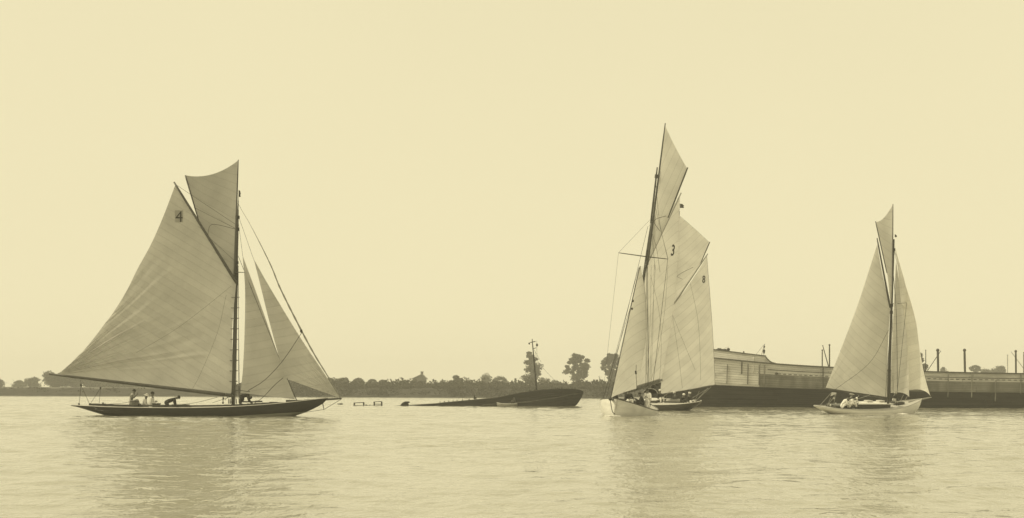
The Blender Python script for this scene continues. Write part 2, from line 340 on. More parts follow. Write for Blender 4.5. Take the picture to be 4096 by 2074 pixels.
def leaves(mb_v, mb_f, blobs, per, size, squash=0.8):
    """leaf-clump faces scattered through ellipsoids: blobs = (centre, (rx,ry,rz))"""
    for c, r in blobs:
        cnt = int(per)
        d = rng.normal(size=(cnt, 3)); d /= np.linalg.norm(d, axis=1)[:, None]
        rad = rng.random(cnt) ** 0.45 * (1 + .22 * np.sin(d[:, 0] * 5 + c[0]) * np.sin(d[:, 2] * 6 + c[2]))
        p = np.array(c) + d * np.array(r) * rad[:, None]
        a = rng.normal(size=(cnt, 3)); a /= np.linalg.norm(a, axis=1)[:, None]
        b = np.cross(a, rng.normal(size=(cnt, 3))); b /= np.linalg.norm(b, axis=1)[:, None]
        s = size * (0.5 + rng.random(cnt))[:, None]
        base = len(mb_v)
        q = np.stack([p + a * s, p + b * s * .7, p - a * s, p - b * s * .7], 1).reshape(-1, 3)
        mb_v.extend(map(tuple, q)); mb_f.extend([(base + 4 * i, base + 4 * i + 1, base + 4 * i + 2, base + 4 * i + 3) for i in range(cnt)])
def tree(px0, px1, ytop, ybase, d, label, shape='round', dens=1.0, name='tree', cat='tree', nb=9, group=None, seed=0):
    """a tree whose crown spans photo pixels px0..px1 and ytop..ybase, d metres away"""
    rs = random.Random(seed or int(px0 * 7 + ytop))
    cx = (px0 + px1) / 2; base = PZ(cx, 2.05, d); s = d / F; wdt = (px1 - px0) * s; top = P(cx, ytop, d).z; bot = P(cx, ybase, d).z; h = top - bot
    root = empty(name, Matrix.Translation(base), label, cat, group)
    v, f, bl = [], [], []
    if shape == 'tall':     # tiers of an elm, wider in places, with gaps
        prof = [(.06, .50), (.18, .95), (.30, 1.0), (.42, .82), (.52, .95), (.64, .70), (.74, .78), (.84, .55), (.93, .34)]
        for t, wf in prof:
            for k in range(3):
                off = (rs.random() - .5) * wdt * (wf * .62); rr = wdt * wf * rs.uniform(.20, .30)
                bl.append(((base.x + off, base.y + (rs.random() - .5) * wdt * wf * .5, bot + t * h), (rr, rr, rr * .62)))
    elif shape == 'fan':
        for k in range(nb):
            a = math.pi * (k + .5) / nb; rr = wdt * rs.uniform(.13, .2)
            bl.append(((base.x + math.cos(a) * wdt * .36, base.y + (rs.random() - .5) * wdt * .4, bot + h * (.42 + .40 * math.sin(a))), (rr, rr, rr * .7)))
        for k in range(4):
            rr = wdt * .2; bl.append(((base.x + (rs.random() - .5) * wdt * .5, base.y, bot + h * rs.uniform(.3, .6)), (rr, rr, rr * .7)))
    elif shape == 'oval':
        for t, wf in ((.05, .45), (.16, .75), (.28, .95), (.40, 1.0), (.52, .92), (.64, .95), (.76, .74), (.88, .52), (.95, .3)):
            for k in range(5):
                if rs.random() < .10: continue
                off = (k / 4 - .5) * wdt * wf * .84 + rs.uniform(-.09, .09) * wdt; rr = wdt * rs.uniform(.09, .18)
                bl.append(((base.x + off, base.y + (rs.random() - .5) * wdt * wf * .5, bot + (t + rs.uniform(-.04, .04)) * h), (rr, rr, rr * .7)))
    else:
        for k in range(nb):
            a = rs.random() * 2 * math.pi; q = rs.random() ** .6; rr = wdt * rs.uniform(.16, .26)
            x = math.cos(a) * q * .34; z = rs.uniform(.12, .86) * (1 - abs(x) * .9)
            bl.append(((base.x + x * wdt, base.y + math.sin(a) * q * .3 * wdt, bot + z * h), (rr, rr, min(rr * .8, h * .3))))
        bl.append(((base.x, base.y, bot + h * .35), (wdt * .44, wdt * .4, h * .38)))
    if px0 < 1000: dens *= 1.9
    leaves(v, f, bl, 230 * dens, max(.17, .026 * wdt))
    mesh_obj('crown', v, f, M['leaf'], root)
    tk = MB(); z1 = bot + h * .8; r = max(.12, wdt * .028)
    tk.tube([(base.x, base.y, 1.9), (base.x + .1, base.y, (1.9 + z1) / 2), (base.x, base.y, z1)], [r * 1.5, r, r * .3], 7)
    for k in range(6):
        z = bot + h * rs.uniform(.0, .55); a = rs.random() * 6.28; l = wdt * rs.uniform(.2, .36)
        tk.tube([(base.x, base.y, z), (base.x + math.cos(a) * l * .6, base.y + math.sin(a) * l * .5, z + l * .35), (base.x + math.cos(a) * l, base.y + math.sin(a) * l, z + l * .75)], [r * .6, r * .35, r * .12], 5)
    tk.build('trunk', M['bark'], root); return root
# left woods
tree(-45, 32, 1512, 1550, 620, 'round bushy tree cut by the left edge of the picture', seed=3)
tree(36, 112, 1523, 1550, 640, 'low spreading tree second from the left edge, right of the round bushy tree', seed=4)
tree(95, 168, 1511, 1552, 620, 'rounded tree just left of the big wood behind the boom end', nb=11, seed=5)
tree(165, 262, 1482, 1552, 560, 'big rounded tree directly behind the end of the long boom', nb=14, dens=1.5, seed=6)
tree(235, 345, 1474, 1553, 570, 'tall rounded tree in the left wood behind the lower corner of sail number 4', nb=14, dens=1.5, seed=8)
tree(320, 470, 1500, 1553, 565, 'broad tree right of the tallest one in the left wood, under the long boom', nb=14, dens=1.5, seed=9)
tree(440, 610, 1512, 1554, 560, 'broad low tree above the seated man in grey on the dark yacht', nb=14, dens=1.4, seed=10)
tree(580, 760, 1520, 1556, 560, 'broad low tree behind the middle of the long boom', nb=14, dens=1.4, seed=11)
tree(740, 960, 1526, 1558, 560, 'broad low tree behind the mast foot of the dark yacht', nb=14, dens=1.4, seed=12)
# centre
tree(1296, 1342, 1504, 1562, 480, 'small tree just right of the dark yacht\'s bowsprit end', seed=13)
tree(1342, 1396, 1498, 1562, 470, 'dense round small tree, first of the row right of the dark yacht', nb=11, seed=14)
tree(1408, 1458, 1509, 1562, 480, 'small flat topped tree, second of the row right of the dark yacht', 'fan', seed=15)
tree(1468, 1512, 1513, 1562, 480, 'thin wispy small tree midway between the dark yacht and the house', 'fan', .6, seed=16)
tree(1512, 1556, 1513, 1562, 480, 'low round tree, last small tree on the left of the house', seed=17)
tree(1596, 1640, 1517, 1562, 500, 'low tree touching the left side of the house', seed=18)
tree(1752, 1790, 1516, 1562, 480, 'small bushy tree left of the round dark tree, right of the house', seed=19)
tree(1802, 1850, 1494, 1562, 470, 'dark round tree standing alone right of the house', nb=11, dens=1.2, seed=20)
tree(1900, 1982, 1492, 1562, 600, 'pale wide domed tree in the haze between house and tall tree', nb=12, seed=21)
tree(1966, 2034, 1503, 1562, 600, 'pale lower tree attached to the right of the wide domed tree', 'fan', seed=22)
tree(2060, 2100, 1510, 1562, 620, 'pale low tree at the left foot of the tall elm', seed=23)
tree(2078, 2168, 1404, 1535, 520, 'tall narrow elm standing behind the mast of the sunken barge', 'tall', 1.7, seed=24)
tree(2146, 2212, 1504, 1562, 640, 'pale domed tree at the right foot of the tall elm', nb=9, seed=25)
tree(2196, 2240, 1517, 1562, 640, 'faint low tree between the two tall elms', seed=26)
tree(2263, 2357, 1422, 1515, 520, 'tall broad elm with a fan shaped crown behind the barge bow', 'oval', 1.5, seed=27)
tree(2285, 2335, 1500, 1548, 530, 'dark bush clump at the foot of the fan crowned elm', nb=9, seed=28)
tree(2410, 2486, 1418, 1500, 520, 'flat topped elm partly hidden by the white yacht\'s jib', 'oval', 1.5, nb=14, seed=29)
tree(2428, 2470, 1485, 1535, 520, 'narrow ragged tree below the flat topped elm', nb=9, seed=30)
# right, behind the ship
tree(3640, 3696, 1400, 1452, 420, 'dark leafy tree just right of the right hand yacht\'s jib', nb=12, seed=31)
tree(3672, 3712, 1452, 1486, 430, 'small leafy tree above the ship\'s rail at the foot of the thin post', seed=32)
tree(3757, 3797, 1466, 1500, 640, 'pale domed tree above the ship\'s rail between the two thick posts', seed=33)
tree(3876, 3925, 1460, 1500, 640, 'pale flat topped tree above the ship\'s rail right of the second thick post', 'fan', seed=34)
tree(3918, 3998, 1474, 1500, 660, 'pale low spreading tree above the ship\'s rail near the right edge', nb=11, seed=35)
tree(3980, 4032, 1462, 1500, 650, 'pale pointed tree left of the last thick post near the right edge', seed=36)

# hedge and scrub along the bank: reads as one mass
v, f = [], []
for x in np.arange(-63, 130, 0.9):
    y0 = bank_y(x) + 24 + random.uniform(-3, 3); hgt = 1.5 + .35 * math.sin(x * .43) + .25 * math.sin(x * 1.7 + 1) + random.uniform(-.15, .5) + (0.5 if random.random() < .08 else 0)
    leaves(v, f, [((x, y0, 2.0 + hgt * .42), (1.3, 1.6, hgt * .62))], 130, .24)
    leaves(v, f, [((x, y0 - 5, 2.0), (1.3, 3, 1.0))], 80, .26)
    leaves(v, f, [((x, y0 - 12, 1.7), (1.3, 3.5, .7))], 60, .26)
tag(mesh_obj('hedge_scrub', v, f, M['hedge']), 'dense dark scrub and hedge growing along the far bank', kind='stuff')
v, f = [], []
for x in np.arange(-63, 130, .7):
    y0 = bank_y(x)
    for k in range(8):
        dy = .9 + k * 1.5; zb = float(np.interp(dy, [q[0] for q in prof], [q[1] for q in prof]))
        leaves(v, f, [((x + random.random(), y0 + dy, zb + .12), (.8, .9, .30 + .15 * random.random()))], 22, .2)
tag(mesh_obj('bank_grass', v, f, M['reed']), 'rough tall grass on the slope of the far bank', kind='stuff')
v, f = [], []
for x in np.arange(-140, -63, 1.1):
    y0 = bank_y(x)
    leaves(v, f, [((x + random.random(), y0 + 3 + random.random() * 2, .9), (1, .8, .3))], 10 if -100 < x < -70 else 16, .16)
    if random.random() < .35: leaves(v, f, [((x, y0 + 6, 1.5), (1.6, 1, .35))], 30, .2)
tag(mesh_obj('low_bank_grass', v, f, M['reed']), 'low grass and weeds on the cut bank at the left', kind='stuff')

# farmhouse
d = 560; hb = PZ(1672, 2.05, d); hs = d / F
h = empty('farmhouse', Matrix.Translation(hb), 'small gabled house with a central chimney among the trees on the far bank', 'house')
x0, xr, x1 = [(p - CX) * hs for p in (1643, 1672, 1702)]; ze = P(1672, 1516, d).z; zr = P(1672, 1499, d).z
yb, yf = d + 7, d
V = [(x0 + .6, yf, 2), (x1, yf - 0, 2), (x1, yb, 2), (x0 + .6, yb, 2), (x0 + .6, yf, ze), (x1, yf, ze), (x1, yb, ze), (x0 + .6, yb, ze)]
mesh_obj('wall', V + [(xr + 1.2, yf, zr - .1), (xr + 1.2, yb, zr - .1)], [(0, 1, 5, 8, 4), (2, 3, 7, 9, 6), (1, 2, 6, 5), (3, 0, 4, 7)], M['house_wall'], h)
rf = MB()
for (xa, xb) in ((x0 + .2, xr + 1.2), (x1 + .4, xr + 1.2)):
    rf.add([(xa, yf - .4, ze - .15), (xa, yb + .4, ze - .15), (xb, yb + .4, zr), (xb, yf - .4, zr), (xa, yf - .4, ze + .05), (xa, yb + .4, ze + .05), (xb, yb + .4, zr + .2), (xb, yf - .4, zr + .2)],
           [(0, 1, 2, 3), (4, 7, 6, 5), (0, 4, 5, 1), (3, 2, 6, 7), (0, 3, 7, 4), (1, 5, 6, 2)])
rfo = rf.build('roof', M['house_roof'], h)
b = MB(); b.box((xr + 1.1, d + 3, zr + .35), (.8, .8, 1.1)); b.box((xr + 1.1, d + 3, zr + .93), (1.0, 1.0, .15)); b.build('chimney', M['house_wall'], rfo)
for wx in (x0 + 1.6, x1 - 1.2):
    b = MB(); b.box((wx, yf - .03, ze - 1.1), (.7, .1, .9)); b.build('window', M['glass'], h)

# ------------------------------------------------------------------ generic yacht pieces
def boat_matrix(x, y, yaw, heel=0, pitch=0):
    return Matrix.Translation((x, y, 0)) @ Matrix.Rotation(yaw, 4, 'Z') @ Matrix.Rotation(heel, 4, 'X') @ Matrix.Rotation(pitch, 4, 'Y')
def hull(root, st, m_hull, m_deck, m_rail, rail_r=.035, nl=56, deckdrop=.03, power=.9, tp=1.0):
    """st = stations (s, half beam, sheer height, keel height); +x is the bow"""
    S = [Vector((a, b, 0)) for a, b, c, d_ in st]; ss = np.linspace(st[0][0], st[-1][0], nl)
    ctrl = np.array(st, float)
    def ip(col):
        pts = cr([Vector((a, c, 0)) for a, c in zip(ctrl[:, 0], ctrl[:, col])], 400)
        return np.interp(ss, [p.x for p in pts], [p.y for p in pts])
    hb, zs, zk = ip(1), ip(2), ip(3); hb = np.maximum(hb, .012); zk = np.minimum(zk, zs - .02)
    nt_ = 14; V = []
    for i in range(nl):
        ring = []
        for k in range(nt_ + 1):
            th = (k / nt_) * math.pi / 2
            yy = hb[i] * math.sin(th) ** power; z = zs[i] - (zs[i] - zk[i]) * math.cos(th) ** tp
            ring.append((ss[i], yy, z))
        V += [(x, -y, z) for x, y, z in ring[:0:-1]] + ring
    n = 2 * nt_ + 1
    Fq = [(i * n + k, i * n + k + 1, (i + 1) * n + k + 1, (i + 1) * n + k) for i in range(nl - 1) for k in range(n - 1)]
    Fq += [tuple(range(n)), tuple((nl - 1) * n + k for k in range(n - 1, -1, -1))]
    ho = mesh_obj('hull', V, Fq, m_hull, root, world=False, smooth=True)
    dv = []; 
    for i in range(nl):
        for k in range(5):
            u = k / 2 - 1; dv.append((ss[i], u * hb[i] * .985, zs[i] - deckdrop + .05 * hb[i] * (1 - u * u)))
    mesh_obj('deck', dv, [(i * 5 + k, i * 5 + k + 1, (i + 1) * 5 + k + 1, (i + 1) * 5 + k) for i in range(nl - 1) for k in range(4)], m_deck, root, world=False)
    for sgn in (1, -1):
        r = MB(); r.tube([(ss[i], sgn * hb[i], zs[i] + rail_r * .6) for i in range(nl)], rail_r, 5); r.build('rail', m_rail, root, world=False)
    return ss, hb, zs
def sail(name, A, B, m, root, nu=50, nv=50, bulge=.3, seamdir=30, seamw=.45, wr=(), away=1, sag=0.0):
    """cloth ruled between edge curves A and B (lists of world points); bulge in metres; seamdir = slope of the seams in degrees (down to the right)"""
    ca, cb = cr(A, nv), cr(B, nv)
    ce = [(ca[0]), ca[-1], cb[0], cb[-1]]
    nrm = (ca[-1] - cb[0]).cross(cb[-1] - ca[0])
    if nrm.length < 1e-6: nrm = Vector((0, 1, 0))
    nrm.normalize()
    if nrm.y < 0: nrm = -nrm
    nrm *= away
    V = []; UV = []; sd_ = R(seamdir); nx, nz = math.sin(sd_), math.cos(sd_)
    for j in range(nv + 1):
        a, b = ca[j], cb[j]; v = j / nv
        for i in range(nu + 1):
            u = i / nu; p = a.lerp(b, u)
            p0 = p.copy()
            lw = min(1.0, (b - a).length / 2.0)
            p += nrm * bulge * (4 * u * (1 - u)) ** .8 * (.25 + .75 * math.sin(math.pi * min(1, max(0, v * .9 + .08)))) * lw
            for (c, amp, k, rmax, a0, a1) in wr:
                dx, dz = p0.x - c.x, p0.z - c.z; r = math.hypot(dx, dz); an = math.degrees(math.atan2(dz, dx))
                if r < rmax and a0 - 6 < an < a1 + 6:
                    e = max(0, min(1, (an - a0) / 6 + .5)) * max(0, min(1, (a1 - an) / 6 + .5))
                    fall = min(1, r / 0.8) * max(0, 1 - r / rmax) ** .7
                    ph = an * k / 57.3 + 1.1 * math.sin(an * .33 + r * .5) + .5 * math.sin(r * 1.3)
                    cut = .55 + .45 * math.sin(an * .9 + r * .8)
                    p += nrm * amp * math.sin(ph) * e * fall * cut
            V.append(p); UV.append(((p0.x * nx + p0.z * nz) / seamw, (p0.x * nz - p0.z * nx) / seamw))
    Fq = [(j * (nu + 1) + i, j * (nu + 1) + i + 1, (j + 1) * (nu + 1) + i + 1, (j + 1) * (nu + 1) + i) for j in range(nv) for i in range(nu)]
    o = mesh_obj(name, V, Fq, m, root, smooth=True, uv=UV)
    o['_bvh'] = 0; BV[o.name] = BVHTree.FromPolygons(V, Fq); del o['_bvh']
    return o
BV = {}
def onto(sailobj, px, py, off=.02):
    dirv = (P(px, py, 100) - Vector((0, 0, EYE))).normalized(); hit = BV[sailobj.name].ray_cast(Vector((0, 0, EYE)), dirv, 400)
    return hit[0] - dirv * off if hit[0] else None
def glyph(txt, px, py, hpx, rot, sailobj, m, squeeze=1.0, bold=.02, name='sail_number'):
    """a sewn-on number lying on the sail"""
    cu = bpy.data.curves.new('txt', 'FONT'); cu.body = txt; cu.align_x = 'CENTER'; cu.align_y = 'CENTER'; cu.size = 1; cu.offset = bold; cu.resolution_u = 3
    to = bpy.data.objects.new('txt', cu); COL.objects.link(to); bpy.context.view_layer.update()
    me = bpy.data.meshes.new_from_object(to.evaluated_get(bpy.context.evaluated_depsgraph_get())); bpy.data.objects.remove(to)
    zs = [v.co.y for v in me.vertices]; xs_ = [v.co.x for v in me.vertices]; hh = max(zs) - min(zs); cy = (max(zs) + min(zs)) / 2; cx = (max(xs_) + min(xs_)) / 2
    V = []
    for v in me.vertices:
        a = (v.co.x - cx) / hh * hpx * squeeze; b = (v.co.y - cy) / hh * hpx
        x = a * math.cos(rot) - b * math.sin(rot); y = a * math.sin(rot) + b * math.cos(rot)
        q = onto(sailobj, px + x, py - y, .035); V.append(q if q else P(px + x, py - y, 103))
    Fq = [tuple(p.vertices) for p in me.polygons]; bpy.data.meshes.remove(me)
    return mesh_obj(name, V, Fq, m, sailobj)
def burgee(p, w_, h_, root, swallow=True):
    V = [p, p + Vector((0, 0, h_)), p + Vector((w_ * .6, .1, h_ * .92)), p + Vector((w_, .12, h_ * .5)), p + Vector((w_ * .8, .05, h_ * .35)), p + Vector((w_ * .95, .12, 0.02))]
    V += [v + Vector((0, .012, 0)) for v in V]
    mesh_obj('flag', V, [(0, 1, 2, 3, 4, 5), (11, 10, 9, 8, 7, 6)] + [(i, (i + 1) % 6, (i + 1) % 6 + 6, i + 6) for i in range(6)], M['flag'], root)
def block(p, root, r=.07, name='block', m=None):
    b = MB(); b.ball(p, (r, r * .6, r * 1.35), 8, 5); b.build(name, m or M['block'], root)

# ------------------------------------------------------------------ people
def person(label, loc, yaw, J, top='navy', legs='white_cloth', hat=None, hair=True, group=None, sleeves=None, sc_=1.0):
    """J: pelvis, chest, head, kneeL/R, footL/R, handL/R in the figure's own frame (x forward, z up)"""
    root = empty('person', Matrix.Translation(loc) @ Matrix.Rotation(yaw, 4, 'Z'), label, 'person', group)
    V = []; E = []; Rd = []; G = []
    def add(p, r, par, g, r2=None):
        if g in ('top', 'legs'): r *= 1.22; r2 = r2 and r2 * 1.25
        V.append(Vector(p) * sc_); Rd.append((r * sc_, (r2 or r) * sc_)); G.append(g)
        if par is not None: E.append((par, len(V) - 1))
        return len(V) - 1
    g = {k: Vector(v) for k, v in J.items()}
    pe, ch, hd = g['pelvis'], g['chest'], g['head']
    up = (ch - pe).normalized(); side = Vector((0, 1, 0))
    a = add(pe, .145, None, 'legs', .12); b = add(pe.lerp(ch, .5), .125, a, 'top', .11); c = add(ch, .155, b, 'top', .12)
    nk = ch.lerp(hd, .52); nn = add(nk, .055, c, 'skin'); hdir = (hd - nk).normalized()
    fw = Vector((1, 0, 0)); fw = (fw - hdir * fw.dot(hdir)).normalized() * .8 + Vector((0, 0, 0))
    h1 = add(hd - hdir * .03, .083, nn, 'skin', .075); h2 = add(hd + hdir * .05, .088, h1, 'head', .080)
    add(hd - hdir * .015 + fw * .105, .014, h1, 'skin')      # nose
    for s in (1, -1): add(hd + side * s * .085, .016, h1, 'skin')   # ears
    for s, t in ((1, 'L'), (-1, 'R')):
        sh = add(ch + side * s * .19 + up * .03, .068, c, 'top'); S = V[sh] / sc_; H = g['hand' + t]; mid = S.lerp(H, .48)
        dlen = (H - S).length; bend = math.sqrt(max(0.0, .30 ** 2 - (dlen / 2) ** 2)) if dlen < .6 else 0
        el = add(mid + Vector((-.25, s * .5, -.75)).normalized() * bend, .046, sh, sleeves or 'top')
        wr_ = add(H, .030, el, sleeves or 'top'); fd = (H - V[el] / sc_).normalized(); pw = fd.cross(side).normalized() if abs(fd.y) < .95 else Vector((1, 0, 0))
        pm = add(H + fd * .07, .028, wr_, 'skin', .020)
        for q, (ln, o_) in enumerate(((.075, -.030), (.085, -.010), (.080, .010), (.062, .030))):
            k1 = add(H + fd * (.09 + ln * .5) + side * o_ + pw * .004, .0095, pm, 'skin'); add(H + fd * (.085 + ln * .85) + side * o_ * 1.1 + pw * .028, .008, k1, 'skin')
        add(H + fd * .075 - side * s * .055 + pw * .02, .011, wr_, 'skin')
        hp = add(pe + side * s * .095 - up * .03, .092, a, 'legs'); kn = add(g['knee' + t], .066, hp, 'legs'); an = add(g['foot' + t] + Vector((0, 0, .07)), .044, kn, 'legs')
        fo = Vector((1, 0, 0)); add(g['foot' + t] + Vector((0.15, 0, .03)), .038, an, 'shoe', .03)
    me = bpy.data.meshes.new('body'); me.from_pydata([tuple(v) for v in V], E, [])
    o = bpy.data.objects.new('tmp_body', me); COL.objects.link(o)
    sk = o.modifiers.new('skin', 'SKIN'); sk.use_smooth_shade = True; sb = o.modifiers.new('sub', 'SUBSURF'); sb.levels = 1; sb.render_levels = 1
    if not me.skin_vertices: me.attributes.new('skin', 'SKIN', 'POINT') if False else None
    bpy.context.view_layer.objects.active = o
    if not me.skin_vertices: bpy.ops.mesh.customdata_skin_add()
    for i, r in enumerate(Rd): me.skin_vertices[0].data[i].radius = r; me.skin_vertices[0].data[i].use_root = (i == 0)
    bpy.context.view_layer.update(); ev = o.evaluated_get(bpy.context.evaluated_depsgraph_get()); bm_ = bpy.data.meshes.new_from_object(ev)
    bpy.data.objects.remove(o)
    ml = [M[top], M[legs], M['skin'], M['hair'], M['navy']]; bm_.materials.clear()
    for m in ml: bm_.materials.append(m)
    key = {'top': 0, 'legs': 1, 'skin': 2, 'head': 3 if hair else 2, 'shoe': 4}
    # nearest bone segment decides the cloth
    segs = [(V[i], V[j], key[G[j]]) for i, j in E]
    for p in bm_.polygons:
        best = 1e9
        for A_, B_, mi_ in segs:
            d_ = B_ - A_; tt = max(0, min(1, (p.center - A_).dot(d_) / max(d_.length_squared, 1e-9))); dd = (p.center - A_ - d_ * tt).length
            if dd < best: best = dd; p.material_index = mi_
        p.use_smooth = True
    bo = bpy.data.objects.new('body', bm_); COL.objects.link(bo); bo.parent = root; RM[bo.name] = RM[root.name]
    hd2 = hd * sc_
    for s in (1, -1):
        e = MB(); e.ball(hd2 + (fw * .085 + side * s * .032 + hdir * .012) * sc_, .011, 6, 4); e.build('eye', M['hair'], root, world=False)
    e = MB(); e.ball(hd2 + (fw * .082 - hdir * .058) * sc_, (.008, .022, .006), 6, 4); e.build('mouth', M['hair'], root, world=False)
    if hair and hat is None:
        e = MB(); e.ball(hd2 + (hdir * .045 - fw * .022) * sc_, (.108 * sc_, .100 * sc_, .095 * sc_), 10, 7); e.build('hair', M['hair'], root, world=False, smooth=True)
    if hat:
        b = MB(); topc = hd2 + hdir * .085 * sc_
        Rm = hdir.to_track_quat('Z', 'X').to_matrix()
        def ring(r, z, off=Vector((0, 0, 0))): return [topc + Rm @ Vector((r * math.cos(t * math.pi / 6), r * math.sin(t * math.pi / 6), z)) + off for t in range(12)]
        def stack(rings):
            v = [q for rg in rings for q in rg]; k = len(rings)
            b.add(v, [(i * 12 + t, i * 12 + (t + 1) % 12, (i + 1) * 12 + (t + 1) % 12, (i + 1) * 12 + t) for i in range(k - 1) for t in range(12)] + [tuple((k - 1) * 12 + t for t in range(12)), tuple(range(11, -1, -1))])
        if hat == 'brim' or hat == 'straw': stack([ring(.19, -.03), ring(.19, -.015), ring(.10, 0), ring(.095, .075), ring(.06, .10)])
        elif hat == 'cap': stack([ring(.098, -.03), ring(.105, .02), ring(.125, .045, fw * .02), ring(.12, .065, fw * .02), ring(.05, .08, fw * .02)]); b.box(topc + fw * .13 - hdir * .03, (.09, .13, .012))
        else: stack([ring(.105, -.05), ring(.115, 0), ring(.10, .045), ring(.05, .07)]); b.box(topc + fw * .13 - hdir * .03, (.08, .12, .012))
        b.build('hat', M[{'brim': 'white_cloth', 'straw': 'white_cloth', 'cap': 'white_cloth', 'soft': 'white_cloth', 'flatcap': 'navy'}[hat]], root, world=False, smooth=False)
    return root
SIT = dict(pelvis=(0, 0, .12), chest=(.06, 0, .54), head=(.12, 0, .82), kneeL=(.42, .14, .32), kneeR=(.42, -.14, .30), footL=(.50, .14, -.12), footR=(.48, -.14, -.12), handL=(.36, .12, .36), handR=(.38, -.10, .34))
HUNCH = dict(pelvis=(0, 0, .12), chest=(.20, 0, .50), head=(.42, 0, .66), kneeL=(.36, .15, .48), kneeR=(.38, -.15, .46), footL=(.50, .13, 0), footR=(.52, -.13, 0), handL=(.55, .10, .25), handR=(.52, -.10, .28))
def pose(base, **kw): r = dict(base); r.update(kw); return r

# ------------------------------------------------------------------ YACHT A : dark hulled gaff cutter, number 4
DA = 103.0; sA = F / DA
XA = (800 - CX) / sA
ya = empty('gaff_yacht', boat_matrix(XA, DA, R(0)), 'large dark hulled gaff yacht at the left with grey sails and a number 4', 'sailing yacht', 'racing yachts under sail')
hm = hull_mat('black_topsides', 0.018, 0.26, -0.126, 0.063)
st = [(-7.58, .02, .60, .56), (-7.2, .25, .585, .49), (-6.3, .62, .555, .22), (-5.4, .95, .52, -.03), (-4, 1.28, .49, -.35), (-2, 1.52, .475, -.62), (0, 1.6, .49, -.75),
      (2, 1.5, .55, -.7), (4, 1.2, .68, -.42), (5.2, .92, .80, -.10), (6.2, .62, .92, .22), (7.0, .32, 1.02, .60), (7.45, .10, 1.07, .90), (7.52, .015, 1.08, 1.04)]
ssA, hbA, zsA = hull(ya, st, hm, M['deck'], M['trim_pale'], .022)
def Az(px): return float(np.interp((px - 800) / sA, ssA, zsA))
# low coaming line and skylight, cockpit
for sg in (1, -1):
    b = MB(); b.tube([((x - 800) / sA, sg * .75, Az(x) + .12) for x in range(520, 720, 20)], [.05] * 10, 6); b.build('cockpit_coaming', M['trim_dark'], ya, world=False)
b = MB(); pts = [((x - 800) / sA, 0, Az(x) + .05) for x in range(360, 1140, 30)]
for x, y, z in pts[:-1]: b.box((x + .22, 0, z + .03), (.445, .5, .13))
b.build('deck_ridge', M['trim_dark'], ya, world=False)
for (x0, x1, z) in ((550, 568, .20), (620, 646, .22), (700, 760, .16)):
    b = MB(); b.box((((x0 + x1) / 2 - 800) / sA, -.5, .49 + z / 2), ((x1 - x0) / sA, .55, z)); b.box((((x0 + x1) / 2 - 800) / sA, -.5, .50 + z), ((x1 - x0) / sA + .06, .62, .03)); b.build('deck_box', M['trim_dark'], ya, world=False)
b = MB(); b.box(((1150 - 800) / sA, 0, .76), (1.6, .8, .12)); b.box(((1190 - 800) / sA, 0, .88), (1.3, .5, .16)); b.build('foredeck_hatch', M['trim_dark'], ya, world=False)
for (x0, x1, y) in ((970, 1049, 1608), (1020, 1050, 1606)):
    spar('spare_spar', P(x0, y, DA - .9), P(x1, y, DA - .9), .045, .035, M['trim_dark'], ya)
# spars
mastA = spar('mast', P(932, 1636, DA), P(951, 840, DA), .13, .075, M['spar_dark'], ya, n=12)
spar('pole_mast_head', P(950, 880, DA), P(953.5, 803, DA), .05, .02, M['spar_dark'], mastA)
yardA = spar('topsail_yard', P(953, 640, DA - .1), P(937, 1110, DA - .25), .035, .06, M['spar_dark'], ya)
spar('topsail_jackyard', P(741, 702, DA - .05), P(795, 884, DA - .05), .045, .035, M['spar_dark'], ya)
spar('gaff', P(696, 729, DA - .35), P(951, 1141, DA - .25), .06, .095, M['spar_dark'], ya)
spar('boom', P(196, 1497, DA - .4), P(929, 1583, DA - .2), .07, .12, M['spar_dark'], ya)
spar('boom_jaw', P(900, 1578, DA - .35), P(936, 1588, DA - .3), .10, .07, M['trim_dark'], ya)
spar('bowsprit', P(1215, 1604, DA), P(1367, 1595, DA), .085, .05, M['spar_dark'], ya)
spar('dolphin_striker', P(1290, 1611, DA), P(1296, 1640, DA), .03, .02, M['spar_dark'], ya)
spar('spreader', P(938, 1089, DA), P(977, 1091, DA - 1.2), .03, .02, M['spar_dark'], ya)
for y in (870, 918, 1052, 1092, 1135):
    b = MB(); px = 932 + (1636 - y) * 19 / 796; b.tube([P(px, y - 6, DA), P(px, y + 6, DA)], .125, 10); b.build('mast_band', M['block'], mastA)
for y in range(1190, 1560, 42):
    b = MB(); px = 932 + (1636 - y) * 19 / 796; cpt = P(px - 1, y, DA); b.tube([cpt + Vector((.24 * math.cos(t), .24 * math.sin(t), .02 * math.sin(t))) for t in np.linspace(0, 6.28, 13)], .018, 5); b.build('mast_hoop', M['trim_dark'], mastA)
# sails
clA = P(222, 1499, DA - .4)
leech = [P(222, 1499, DA - .4), P(246, 1486, DA - .35), P(317, 1420, DA - .25), P(397, 1326, DA - .2), P(486, 1200, DA - .15), P(554, 1069, DA - .15), P(604, 978, DA - .2), P(655, 862, DA - .28), P(701, 741, DA - .35)]
luff = [P(925, 1580, DA - .2), P(929, 1480, DA - .15), P(930, 1300, DA - .15), P(944, 1138, DA - .22)]
foot_mid = None
mainA = sail('mainsail', leech, luff, SAIL_A, ya, 250, 300, .55, 31, .40,
             wr=[(clA, .12, 78, 9.5, 6, 56), (P(925, 1580, DA), .015, 50, 3, 100, 175)])
patch = [onto(mainA, x, y, .018) for x, y in ((700, 842), (732, 842), (732, 890), (700, 890))]
mesh_obj('number_patch', patch, [(0, 1, 2, 3)], PATCH, mainA, uv=[(.3, .3), (.6, .3), (.6, .6), (.3, .6)])
glyph('4', 716, 867, 43, R(0), mainA, M['number'], 1.0, -.005)
